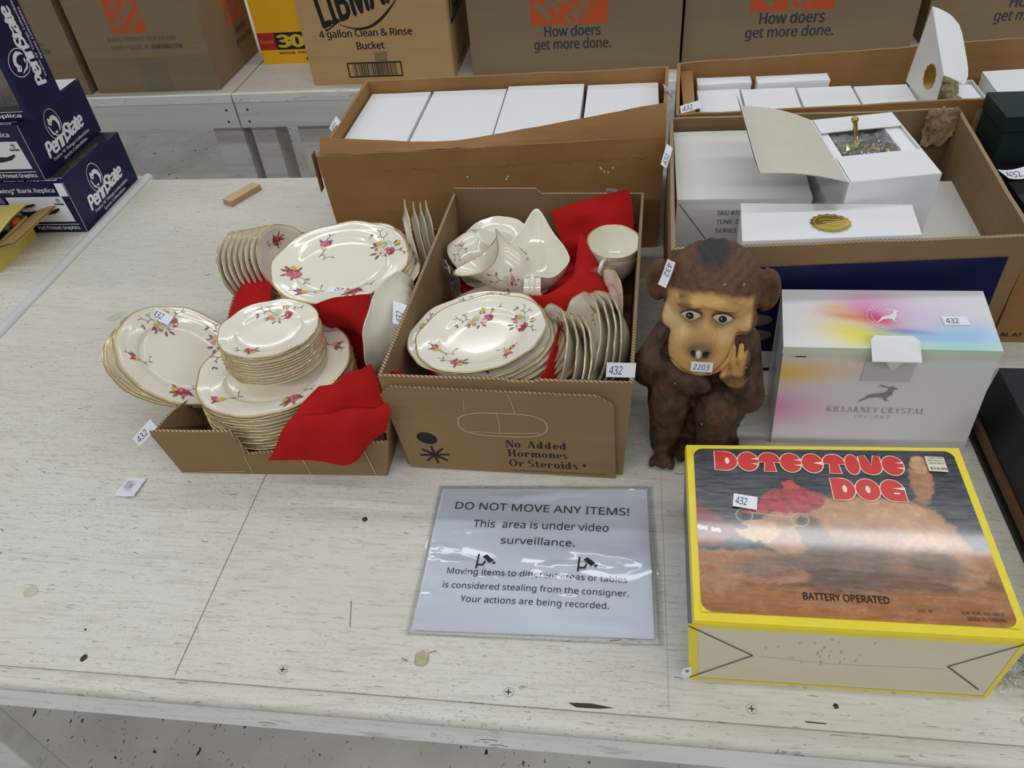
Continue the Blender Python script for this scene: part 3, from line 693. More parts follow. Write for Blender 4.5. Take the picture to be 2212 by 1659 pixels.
def d_sku(mb):
    p = Pan((.084, 1.076, .02), (1, .004, 0), (0, 0, 1), .0005)
    for k, s in enumerate(['SKU #10002', 'TUNE: OVER', 'SERIES : CL']): mb.text(p, s, .062, .171-.0155*k, .052, .0075, M_INKG)
    mb.poly(p, ell(.068, .122, .010, .007, 16), pm('bronze dot', S(96, 82, 44), .5), 1)
    mb.line(p, [(.004, .19), (.08, .085), (.10, .06)], .0012, M_SLIT)
q = [(.084, 1.076), (.282, 1.078), (.286, 1.312), (.088, 1.310)]
white_box('gift_box', 'scuffed off-white box with small printed lines in the left of the blue carton', q, q, .007, .218, 'white boxes in the blue carton', M_WHITEBOX2, deco=d_sku)
co2 = (.365, 1.12, 0); ob = thing('open_gift_box', 'white box with its flap folded out, foam and bagged brass fittings inside', 'white box', co2)
zt = .272
bq = [(.312, 1.035), (.436, 1.045), (.421, 1.25), (.296, 1.225)]; tq = [(.312, 1.022, zt), (.439, 1.045, zt), (.420, 1.248, zt), (.294, 1.226, zt)]
mb = MB(); carton(mb, bq, tq, .0016, M_WHITEBOX, M_WHITEBOX, M_WHITEBOX, z0=.007, n=3, wb=0); mb.build('box_body', ob, co2)
def lerp2(u, v, z):
    a = Vector(tq[0]).lerp(Vector(tq[1]), u); b = Vector(tq[3]).lerp(Vector(tq[2]), u); r = a.lerp(b, v); return (r.x, r.y, z)
def slab(name, u0, u1, v0, v1, z0, z1, m, jag=False):
    mb = MB(); b = [lerp2(u0, v0, z0), lerp2(u1, v0, z0), lerp2(u1, v1, z0), lerp2(u0, v1, z0)]; t = [lerp2(u0, v0, z1), lerp2(u1, v0, z1), lerp2(u1, v1, z1), lerp2(u0, v1, z1)]
    mb.hexa(b, t, z0, z1, m); return mb.build(name, ob, co2, .002)
slab('end_flap', .02, .985, .005, .37, zt-.0018, zt+.0005, M_WHITEBOX); slab('end_flap', .02, .985, .76, .995, zt-.0018, zt+.0005, M_WHITEBOX)
slab('foam_liner', .80, .975, .30, .90, .17, zt-.004, M_POLY); slab('foam_liner', .03, .12, .30, .90, .17, zt-.004, M_POLY); slab('foam_liner', .12, .80, .30, .90, .17, .238, M_POLY)
fl = [Vector(tq[3]), Vector(tq[0]), Vector((.192, 1.012, .285)), Vector((.187, 1.262, .289))]
mb = MB(); rows = []
for i in range(7):
    f = i/6; a = fl[0].lerp(fl[3], f); b = fl[1].lerp(fl[2], f); cut = .020*f
    rows.append([a.lerp(b, .06*f+(1-.12*f)*j/6)+Vector((0, 0, .006*math.sin(math.pi*f))) for j in range(7)])
mb.grid(rows, M_GREYCARD); mb.grid([[q-Vector((0, 0, .0012)) for q in r] for r in rows[::-1]], M_WHITEBOX)
lastr = rows[-1]; mb.grid([lastr, [q+Vector((-.010, .0, .022)) for q in lastr]], M_WHITEBOX)
mb.grid([[q+Vector((-.0112, .0, .022)) for q in lastr], [q+Vector((-.0012, 0, 0)) for q in lastr]], M_WHITEBOX)
o = mb.build('lid', ob, co2); o['label'] = 'grey backed lid flap folded outwards'
fg = MB(); brass = pm('polished brass', S(196, 160, 84), .25, metal=.9)
fc = Vector(lerp2(.46, .56, .252))
leaf_ = pm('yellow gold leaf', S(214, 200, 92), .3, metal=.5)
for k in range(9): blob(fg, (fc.x-.036+.0095*k, fc.y-.004+.022*math.sin(k*2.4), fc.z+.004*math.cos(k*1.7)), .0115, [figm, leaf_, brass, leaf_][k % 4], (1, 1, .9), seed=10+k, k=.6)
fg.tube([fc+Vector((-.006, .028, .008)), fc+Vector((-.012, .036, .036))], .0035, brass, 10); blob(fg, fc+Vector((-.0125, .0368, .038)), .0055, brass, n=8, k=0)
solo(fg, 'brass_fitting', 'brass knob and gold leaf fitting lying in the open foam lined box', 'music box part', tuple(fc-Vector((0, 0, .012))))
bg = MB(); rows = [[lerp2(.14+.64*j/16, .39+.36*i/12, .266+.008*wob(i*.9, j*.9, 5)+.006*wob(i*2.1, j*2.3, 1)) for j in range(17)] for i in range(13)]
bg.grid(rows, M_BAG); solo(bg, 'plastic_bag', 'clear crinkled bag over the brass fittings in the open box', 'plastic bag', (.365, 1.14, .24))
def d_front(mb): pass
bq = [(.166, .928), (.400, .944), (.404, 1.012), (.172, .998)]; tq2 = [(.163, .925), (.394, .940), (.401, 1.018), (.171, 1.026)]
w = white_box('gift_box', 'flat white box with a scalloped gold seal at the front of the blue carton', bq, tq2, .007, .239, 'white boxes in the blue carton')
mb = MB(); p = Pan((.283, .966, .2422), (1, .03, 0), (-.03, 1, 0), .0004)
mb.poly(p, [(.026*(1+.045*math.cos(16*a))*math.cos(a), .022*(1+.045*math.cos(16*a))*math.sin(a)) for a in [2*math.pi*k/96 for k in range(96)]], M_GOLD, 1); ring(mb, p, 0, 0, .0225, .0185, .0012, M_GOLDINK, 2)
for k in range(3): mb.line(p, [(-.014+.004*k, .006-.006*k), (-.004, .008-.006*k), (.004, .005-.006*k), (.013-.002*k, .007-.006*k)], .0016, M_GOLDINK, 2)
o = mb.build('gold_seal', kid(w, 'lid'), ((.166+.400)/2, (.928+.998)/2, .007)); o['label'] = 'scalloped gold foil seal'
mb = MB(); mb.poly(Pan((.268, .998, .2422), (1, .03, 0), (-.03, 1, 0), .0004), [(0, 0), (.030, 0), (.030, .022), (0, .022)], M_TAPE, 1); mb.build('clear_tape', kid(w, 'lid'), ((.166+.400)/2, (.928+.998)/2, .007))
bq = [(.444, .968), (.533, .973), (.544, 1.25), (.452, 1.25)]
white_box('gift_box', 'grey white box low in the right front corner of the blue carton', bq, bq, .007, .150, 'white boxes in the blue carton', M_WHITEBOX2)

# --- carton at the right edge with dark boxes in it
gB = [(.578, 1.012), (1.05, 1.012), (1.05, 1.335), (.582, 1.335)]; gT = [(.574, 1.010, .165), (1.05, 1.012, .165), (1.05, 1.338, .165), (.578, 1.335, .165)]
cg = (.8, 1.02, 0); G = thing('open_carton', 'brown open carton at the right edge with dark boxes inside', 'cardboard box', cg)
mb = MB(); carton(mb, gB, gT, .005, M_CARD_A, M_CARD_A, M_EDGE_A, n=14, wb=.004, seed=13.0)
p = Pan((.578, 1.012, 0), (1, 0, 0), (0, 0, 1), .0005); mb.text(p, 'AL AT FI', .008, .012, .045, .007, M_INK, bold=.03); mb.build('carton_body', G, cg)
cgm = pm('dark green box cloth', S(20, 40, 36), .6, .3, var=.3, vscale=20, dark=S(12, 26, 24))
g = thing('dark_box', 'dark green box with a grey lid standing in the right edge carton', 'box', (.70, 1.27, .006))
mb = MB(); mb.box(.588, .86, 1.235, 1.328, .006, .240, cgm); mb.build('box_body', g, (.70, 1.27, .006), .003)
mb = MB(); mb.box(.586, .862, 1.233, 1.330, .240, .266, cgm); mb.build('lid', g, (.70, 1.27, .006), .003)
blk = pm('black box card', S(10, 11, 14), .5, .35, var=.2, vscale=15)
g = thing('dark_box', 'black box with a white lot tag in front of the green box', 'box', (.70, 1.12, .006))
mb = MB(); mb.box(.588, .84, 1.03, 1.225, .006, .172, blk); mb.build('box_body', g, (.70, 1.12, .006), .003)
mb = MB(); mb.box(.586, .842, 1.028, 1.227, .172, .196, blk); mb.build('lid', g, (.70, 1.12, .006), .003)
sticker(g, (.70, 1.12, .006), (.606, 1.180, .1975), (.95, .25, 0), (-.25, .95, 0), '432', w=.05, h=.030, curl=.004)
mb = MB(); rows = [[(.586+.045*j/8+.008*wob(i, j, 2), 1.335+.008*wob(i*2, j, 4)+.006, .165+.07*i/7+.012*wob(i*1.5, j*1.5, 8)) for j in range(9)] for i in range(8)]
mb.grid(rows, pm('crumpled packing paper', S(168, 148, 112), .7, .2, var=.5, vscale=20, dark=S(120, 100, 70))); o = mb.build('packing_paper', G, cg); o['label'] = 'crumpled brown packing paper'
# --- black case with a wooden foot strip at the right
bc = thing('black_case', 'large black case with a brown wooden strip along its foot, at the right edge', 'case', (.65, .70, 0))
mb = MB(); mb.hexa([(.492, .50), (.86, .50), (.86, .832), (.492, .832)], [(.496, .50), (.86, .50), (.86, .832), (.498, .832)], .024, .102, blk); mb.build('case_body', bc, (.65, .70, 0), .004)
mb = MB(); mb.box(.488, .86, .50, .835, .008, .024, pm('brown wooden strip', S(96, 70, 46), .6, var=.3, vscale=30)); mb.build('foot_strip', bc, (.65, .70, 0), .002)
mb = MB(); mb.box(.483, .86, .50, .835, 0, .008, blk); mb.build('base_board', bc, (.65, .70, 0), .001)
# ================================================================== dishes
class Dish:
    """profile of a plate or bowl: list of (radius share, height) for the eating side and for the underside"""
    def __init__(s, R, top, bot, ax=1.0): s.R = R; s.top = top; s.bot = bot; s.ax = ax
    def scal(s, phi, f):
        k = max(0, (f-.72)/.28); return 1+k*(.016*abs(math.cos(4*phi))**1.5+.006*math.cos(12*phi)-.006)
    def H(s, f):
        L = s.top
        for (a, za), (b, zb) in zip(L[:-1], L[1:]):
            if f <= b: return za+(zb-za)*lip((f-a)/(b-a)) if b > a else zb
        return L[-1][1]
    def pt(s, x, y, lift=0.0):
        f = min(1.0, math.hypot(x/s.ax, y)/s.R); return (x, y, s.H(f)+lift)
    def mesh(s, name, sprays=(), seg=72, m=None):
        mb = MB(); m = m or M_CHINA; fs = []
        for (a, _), (b, _) in zip(s.top[:-1], s.top[1:]): fs += [a+(b-a)*k/3 for k in range(3)]
        fs = [f for f in fs if f > .02]+[1.0]
        def ringpts(f, z): return [(s.R*s.ax*f*math.cos(p)*s.scal(p, f), s.R*f*math.sin(p)*s.scal(p, f), z+max(0, f-.8)*.004*math.cos(8*p)) for p in [2*math.pi*k/seg for k in range(seg)]]
        rows = [ringpts(f, s.H(f)) for f in fs]
        mb.grid(rows[:-1], m, True, close=True); mb.add(rows[0], [tuple(range(seg))], m, True)
        under = [ringpts(f, z) for f, z in s.bot]
        nose_ = [(1.006, s.top[-1][1]-.0007), (1.004, s.bot[0][1]-.0002)]
        nr = [ringpts(f, z) for f, z in nose_]
        mb.grid([rows[-2], rows[-1]], m, True, close=True)
        mb.grid([ringpts(.984, s.H(.984)+.00015), [(p[0], p[1], p[2]+.00012) for p in rows[-1]], nr[0]], M_GILT, True, close=True); mb.grid([nr[0], nr[1], under[0]], m, True, close=True)
        mb.grid(under, m, True, close=True); mb.add(under[-1][::-1], [tuple(range(seg))], m, True)
        for sp in sprays: s.spray(mb, *sp)
        return mb.build(name)
    def spray(s, mb, phi, rho, size, spin=0.0, kind=0):
        """flower spray printed on the glaze: roses, small yellow blooms, leaves and a twig"""
        cx, cy = s.R*s.ax*rho*math.cos(phi), s.R*rho*math.sin(phi); a = phi-math.pi/2+spin; ca, sa = math.cos(a), math.sin(a)
        size *= 1.22; cnt = [0]
        def P(x, y, l): X, Y = cx+size*(x*ca-y*sa), cy+size*(x*sa+y*ca); return s.pt(X, Y, .00022*l)
        def poly(pts, m, l):
            cnt[0] += 1; l += .03*(cnt[0] % 26); mb.add([P(x, y, l) for x, y in pts], [tuple(range(len(pts)))], m, True)
        def petal(x, y, r, m, l, w=1.0, rot=0.0, n=9): poly(ell(x, y, r, r*w, n, rot=rot), m, l)
        def leaf(x, y, L, rot, l=1, m=None):
            c, q = math.cos(rot), math.sin(rot); pts = [(0, 0), (.35*L, .20*L), (.7*L, .15*L), (L, 0), (.7*L, -.16*L), (.35*L, -.2*L)]
            poly([(x+u*c-v*q, y+u*q+v*c) for u, v in pts], m or M_LEAF, l)
        def twig(pts, w=.028):
            for (x0, y0), (x1, y1) in zip(pts[:-1], pts[1:]):
                L = math.hypot(x1-x0, y1-y0); dx, dy = (y1-y0)/L*w/2, -(x1-x0)/L*w/2
                poly([(x0+dx, y0+dy), (x1+dx, y1+dy), (x1-dx, y1-dy), (x0-dx, y0-dy)], M_TWIG, 1)
        def rose(x, y, r, c1, c2, l):
            for k in range(5): petal(x+r*.55*math.cos(k*1.257+.3), y+r*.5*math.sin(k*1.257+.3), r*.58, c1 if k % 2 else c2, l)
            petal(x, y, r*.42, c2, l+1); petal(x+r*.1, y-r*.1, r*.18, M_YEL, l+2)
        if kind == 0:      # large spray
            twig([(-.1, .05), (-.45, .22), (-.62, .16), (-.85, .30), (-1.05, .25)]); twig([(-.45, .22), (-.5, .42), (-.38, .55)]); twig([(-.85, .3), (-.9, .46)]); twig([(.45, .1), (.75, .32), (1.0, .36), (1.15, .5)]); twig([(.75, .32), (.72, .48)])
            for x, y, L, r in [(-.3, -.12, .34, 3.5), (-.34, -.2, .3, 4.1), (-.86, .0, .22, 3.6), (-.9, -.05, .22, 4.6), (.0, -.35, .34, 4.4), (.12, -.36, .34, 5.3), (.28, .3, .28, .9), (.2, .32, .26, 1.9), (1.0, .36, .16, -.3), (.75, .32, .14, 2.4), (-.5, .42, .14, 2.8), (-.62, .16, .14, 4.2)]: leaf(x, y, L, r)
            rose(-.02, .02, .30, M_SAGE, M_WPET, 2); petal(-.1, .06, .17, M_GREEN, 4, .8); rose(.42, -.02, .24, M_PINK, M_DPINK, 2); rose(.22, -.18, .16, M_PINK, M_WPET, 4); rose(-.34, -.05, .12, M_YEL, M_YEL, 3); petal(-.2, -.26, .11, M_PINK, 3); rose(.3, .5, .10, M_YEL, M_YEL, 2)
        elif kind == 1:    # single pink rose with leaves
            twig([(-.2, -.05), (-.55, -.18), (-.75, -.08), (-1.0, -.2)]); twig([(-.55, -.18), (-.62, -.36)])
            for x, y, L, r in [(.2, .15, .36, .5), (.22, .05, .38, .05), (.05, .25, .32, 1.3), (-.18, .16, .3, 2.5), (-.6, -.18, .2, 3.9), (-.75, -.08, .18, 2.2), (.1, -.25, .3, 5.2)]: leaf(x, y, L, r)
            rose(0, 0, .30, M_PINK, M_DPINK, 2); rose(.26, -.14, .13, M_YEL, M_YEL, 4); petal(-.26, .14, .1, M_DPINK, 3)
        else:              # small bud cluster
            twig([(-.1, -.1), (-.4, -.3), (-.5, -.6), (-.3, -.8)]); twig([(-.4, -.3), (-.68, -.34)]); twig([(.1, .05), (.5, .2), (.7, .1)])
            for x, y, L, r in [(.12, .05, .38, .35), (.1, .0, .36, -.1), (-.4, -.3, .2, 3.3), (-.5, -.6, .2, 3.7), (-.3, -.8, .2, 5.0), (.5, .2, .16, 1.2), (.0, .15, .28, 1.4)]: leaf(x, y, L, r)
            rose(.02, .08, .17, M_DPINK, M_PINK, 2); rose(-.12, -.04, .13, M_YEL, M_YEL, 3); rose(.2, -.02, .11, M_PINK, M_DPINK, 3)

def plate_profile(R):
    k = R/.115
    top = [(0, .0030*k), (.54, .0030*k), (.62, .0044*k), (.70, .0098*k), (.82, .0128*k), (.94, .0158*k), (1.0, .0172*k)]
    bot = [(1.0, .0148*k), (.94, .0130*k), (.82, .0098*k), (.70, .0062*k), (.63, .0012*k), (.60, 0), (.56, 0), (.54, .0010*k), (.02, .0010*k)]
    return top, bot
def bowl_profile(R):
    k = R/.065
    top = [(0, .0045*k), (.45, .0045*k), (.60, .009*k), (.80, .0195*k), (.93, .026*k), (1.0, .028*k)]
    bot = [(1.0, .0258*k), (.93, .0235*k), (.80, .0165*k), (.62, .006*k), (.52, .0012*k), (.50, 0), (.44, 0), (.42, .0016*k), (.02, .0016*k)]
    return top, bot
t, b = plate_profile(.115); D_DINNER = Dish(.115, t, b)
t, b = plate_profile(.0725); D_BREAD = Dish(.0725, t, b)
t, b = plate_profile(.100); D_LUNCH = Dish(.100, t, b)
t, b = plate_profile(.105); D_PLATTER = Dish(.103, t, b, 1.10)
t, b = plate_profile(.093); D_SALAD = Dish(.093, t, b)
t, b = bowl_profile(.065); D_BOWL = Dish(.065, t, b)
t, b = bowl_profile(.072); D_SOUP = Dish(.072, t, b)
SPR = {
 'dinner_plate': (D_DINNER, [(2.75, .80, .034, 0, 0), (4.05, .82, .028, .4, 2), (5.35, .80, .030, .1, 1), (.55, .82, .026, 0, 2), (1.7, .80, .034, 0, 0)]),
 'bread_plate': (D_BREAD, [(1.62, .56, .0265, 0, 0), (4.55, .72, .0215, 3.1, 1)]),
 'luncheon_plate': (D_LUNCH, [(2.1, .70, .030, 0, 0), (3.5, .72, .022, .5, 2), (4.75, .72, .030, .3, 1), (.7, .74, .03, 0, 0)]),
 'serving_platter': (D_PLATTER, [(.62, .70, .034, .1, 0), (3.45, .68, .032, .5, 1), (2.2, .62, .030, .3, 2), (5.2, .74, .030, 0, 1), (4.2, .78, .028, 0, 2)]),
 'salad_plate': (D_SALAD, [(1.85, .50, .028, 0, 0), (.45, .66, .027, -.2, 0), (4.35, .70, .026, 3.0, 1), (3.55, .70, .024, 0, 2), (5.45, .72, .02, .4, 2)]),
 'fruit_bowl': (D_BOWL, [(1.4, .62, .022, 0, 1), (4.2, .62, .020, 0, 2)]),
 'dessert_bowl': (D_SOUP, [(2.4, .55, .024, 0, 0), (.9, .66, .018, 0, 2), (4.6, .6, .02, 0, 1)]),
}
PROTO = {}
def dish(kind, label, group, base, n, spin=0.0, cat='plate'):
    """one dish; base = centre of its foot, n = the way its face looks; copies share mesh data"""
    if kind not in PROTO:
        D, sp = SPR[kind]; o = D.mesh(kind, sp); PROTO[kind] = o
    else:
        o = PROTO[kind].copy(); COL.objects.link(o)
    o.rotation_mode = 'QUATERNION'; o.rotation_quaternion = rot_to(n, spin); o.location = (base[0], base[1], base[2]+TZ)
    o['label'] = label; o['category'] = cat; o['group'] = group; return o
def stack(kind, count, rim_c, n, pitch, fmt, group, spin, cat='plate', jit=.0015, drift=(0, 0, 0), r=None, names=None, spread=0.0):
    """a pile of dishes below the one whose rim centre is rim_c"""
    n = Vector(n).normalized(); D = SPR[kind][0]; r = r or random.Random(len(fmt)); h = D.top[-1][1]; out = []
    for i in range(count):
        c = Vector(rim_c)-n*(h+pitch*i)+Vector(drift)*i+(Vector((r.uniform(-jit, jit), r.uniform(-jit, jit), 0)) if i else Vector())
        nn = n+(Vector((r.uniform(-.004, .004), r.uniform(-.004, .004), 0)) if i else Vector())
        out.append(dish(kind, fmt % (names or ORD)[i], group, c, nn, spin+(r.uniform(-1.2, 1.2) if i else 0), cat))
    return out

# --- the low tray carton
eB = [(-.628, .682), (-.320, .692), (-.322, 1.20), (-.640, 1.19)]; eT = [(-.640, .677, .092), (-.305, .690, .088), (-.317, 1.205, .092), (-.665, 1.195, .09)]
ce = (-.48, .685, 0); E = thing('open_carton', 'low cut-down brown cardboard tray holding plates, platters and red napkins', 'cardboard box', ce)
def eprof(i, f):
    if i == 0:            # front: high at the left, cut down from the notch on
        return 0.0 if f < .345 else (-.046+.030*max(0, (f-.35)/.65))
    if i == 3:            # left wall sags under the plates
        return -.058*math.exp(-((f-.64)/.24)**2)
    return 0.0
mb = MB(); carton(mb, eB, eT, .0045, M_CARD, M_CARD_IN, M_EDGE, n=29, wb=.001, prof=eprof, seed=21.0)
p = Pan((-.628, .682, 0), Vector((.308, .010, 0)).normalized(), Vector((0, -.008, .092)).normalized(), .0005)
mb.line(p, [(.109, .0), (.110, .044)], .0014, M_CREASE); mb.line(p, [(.196, .0), (.192, .056)], .0016, M_CREASE); mb.line(p, [(.292, .002), (.286, .064)], .0016, M_CREASE); mb.line(p, [(.004, .002), (.10, .008)], .0016, M_CREASE)
mb.build('carton_body', E, ce)
sticker(E, ce, (-.648, .678, .088), (.72, .3, .62), (-.55, .3, .75), '432', w=.043, h=.014)

stack('dinner_plate', 12, (-.507, .818, .096), (-.046, .046, .998), .0056, 'dinner plate, %s of the tall stack under the small plates', 'dinner plates stacked in the tray', .0)
stack('bread_plate', 11, (-.501, .829, .158), (.007, .051, .999), .0049, 'small bread plate, %s of the stack on the dinner plates', 'bread plates stacked on the dinner plates', .0, jit=.0022)
stack('luncheon_plate', 2, (-.674, .858, .079), (.60, .05, .80), .0070, 'plate leaning over the left edge of the tray, %s', 'plates leaning at the left of the tray', .35, drift=(-.004, .002, 0))
stack('luncheon_plate', 3, (-.694, .868, .068), (.47, .03, .88), .0068, 'plate behind the two leaning at the far left of the tray, %s', 'plates leaning at the left of the tray', .9, drift=(-.004, .001, 0), names=['nearest', 'middle one', 'outermost'])
plat = stack('serving_platter', 5, (-.448, 1.010, .152), (-.02, -.10, .995), .0062, 'oval serving platter at the back of the tray, %s', 'oval platters stacked in the tray', .0, drift=(.0035, .001, 0))
for i in range(8):                                              # small bowls on edge
    f = i/7; n = Vector((.86-.06*f, -.22+.05*f, .47-.1*f)).normalized(); rimc = Vector((-.572-.072*f, 1.085-.012*f, .102-.006*f))
    dish('fruit_bowl', 'small bowl on edge at the back of the tray, %s' % ['nearest the platters', 'second from the platters', 'third from the platters', 'fourth from the platters', 'fifth from the platters', 'sixth from the platters', 'second from the left', 'leftmost'][i],
         'small bowls standing on edge in the tray', rimc-n*D_BOWL.top[-1][1], n, 1.0+i*.7, 'bowl')
for i, (x, y, z, tlt) in enumerate([(-.354, 1.100, .126, .0), (-.344, 1.115, .114, .01), (-.336, 1.13, .104, .02), (-.329, 1.145, .100, .03)]):
    n = Vector((1, .34, .03+tlt)).normalized()
    dish('bread_plate', 'plate on edge between the platters and the tall carton, %s' % ['leftmost', 'second from the left', 'third from the left', 'rightmost'][i], 'plates standing on edge beside the platters', Vector((x, y, z))-n*.004, n, i*.8, 'plate')
# --- the serving bowl on its side, foot towards the carton wall
top = [(0, .006), (.38, .006), (.55, .010), (.72, .022), (.86, .030), (1.0, .034)]; bot = [(1.0, .0312), (.84, .0285), (.76, .0185), (.66, .0160), (.58, .0065), (.52, .0050), (.49, -.006), (.43, -.006), (.41, .001), (.02, .001)]
SPR['serving_bowl'] = (Dish(.081, [(f, z*.83) for f, z in top], [(f, z*.83) for f, z in bot]), [(1.5, .8, .03, 0, 0)])
n = Vector((-.96, .27, .03)).normalized()
dish('serving_bowl', 'large serving bowl on its side with its foot ring showing, beside the carton wall', 'serving bowl', Vector((-.314, .885, .112)), n, .3, 'bowl')['group'] = 'serving bowl in the tray'
mbp = plat[0]; st = sticker(mbp, (0, 0, 0), (.008, -.058, D_PLATTER.H(.56)+.001), (-1, 0, 0), (0, -1, 0), '432', w=.030, h=.013)
lp = [o for o in COL.objects if o.name == 'luncheon_plate'][0]
st = sticker(lp, (0, 0, 0), D_LUNCH.pt(-.040, .070, .0012), (.9, -.35, .05), (.35, .9, .25), '432', w=.032, h=.020)

# --- the tall carton with lettering
nB = [(-.296, .716), (.010, .710), (.030, 1.196), (-.286, 1.200)]; nT = [(-.312, .726, .160), (.0195, .7225, .160), (.038, 1.205, .160), (-.2935, 1.210, .161)]
cn = (-.14, .716, 0); NA = thing('open_carton', 'brown open carton printed No Added Hormones Or Steroids, full of floral dishes', 'cardboard box', cn)
def nprof(i, f):
    if i == 2: return .010 if f > .53 else 0.0                  # back wall, the left half stands higher
    if i == 0: return -.0035 if .50 < f < .62 else 0.0
    return 0
mb = MB(); carton(mb, nB, nT, .0045, M_CARD, M_CARD_IN, M_EDGE, n=34, wb=.0008, prof=nprof, seed=31.0); mb.build('carton_body', NA, cn)
fu = (Vector((.010, .710, 0))-Vector((-.296, .716, 0))).normalized(); fv = Vector((-.006, .0105, .160)).normalized()
fo = Vector((-.288, .7135, .002)); nrm = fu.cross(fv).normalized(); fo = fo+nrm*.0008
mb = MB(); W_, H_ = .289, .147
out = [(0, 0), (W_, -.001), (W_-.0, .128), (W_-.020, .1435), (.010-.012, .1465), (-.018, .132)]
fp = Pan(fo, fu, fv, .0005); a = [fp.pt(x, y, 9) for x, y in out]; b = [fp.pt(x, y, 1) for x, y in out]
mb.add(a, [tuple(range(6))], M_CARD); mb.grid([a, b], M_EDGE, False, close=True)
qp = Pan(fp.pt(0, 0, 9), fu, fv, .0003)
slot = [(.141+.060*math.copysign(abs(math.cos(t))**.62, math.cos(t)), .0885+.0205*math.copysign(abs(math.sin(t))**.8, math.sin(t))) for t in [2*math.pi*k/40 for k in range(41)]]
mb.line(qp, slot, .0016, M_CREASE, 1); mb.line(qp, [(.095, .074), (.14, .0735), (.19, .0765)], .0012, M_CREASE, 1); mb.line(qp, [(.136, .074), (.1375, .095), (.135, .108)], .001, M_CREASE, 1)
mb.line(qp, [(.160, .109), (.158, .125), (.154, .143)], .001, M_CREASE, 1); mb.line(qp, [(.092, .109), (.094, .13)], .0008, M_CREASE, 1)
mb.poly(qp, ell(.0325, .058, .0145, .0105, 28, rot=-.25), M_INK, 1)
for k in range(4):
    a_ = math.pi*k/4+.12; mb.line(qp, [(.0385-.0205*math.cos(a_), .027-.0155*math.sin(a_)), (.0385+.0205*math.cos(a_), .027+.0155*math.sin(a_))], .0034, M_INK, 1)
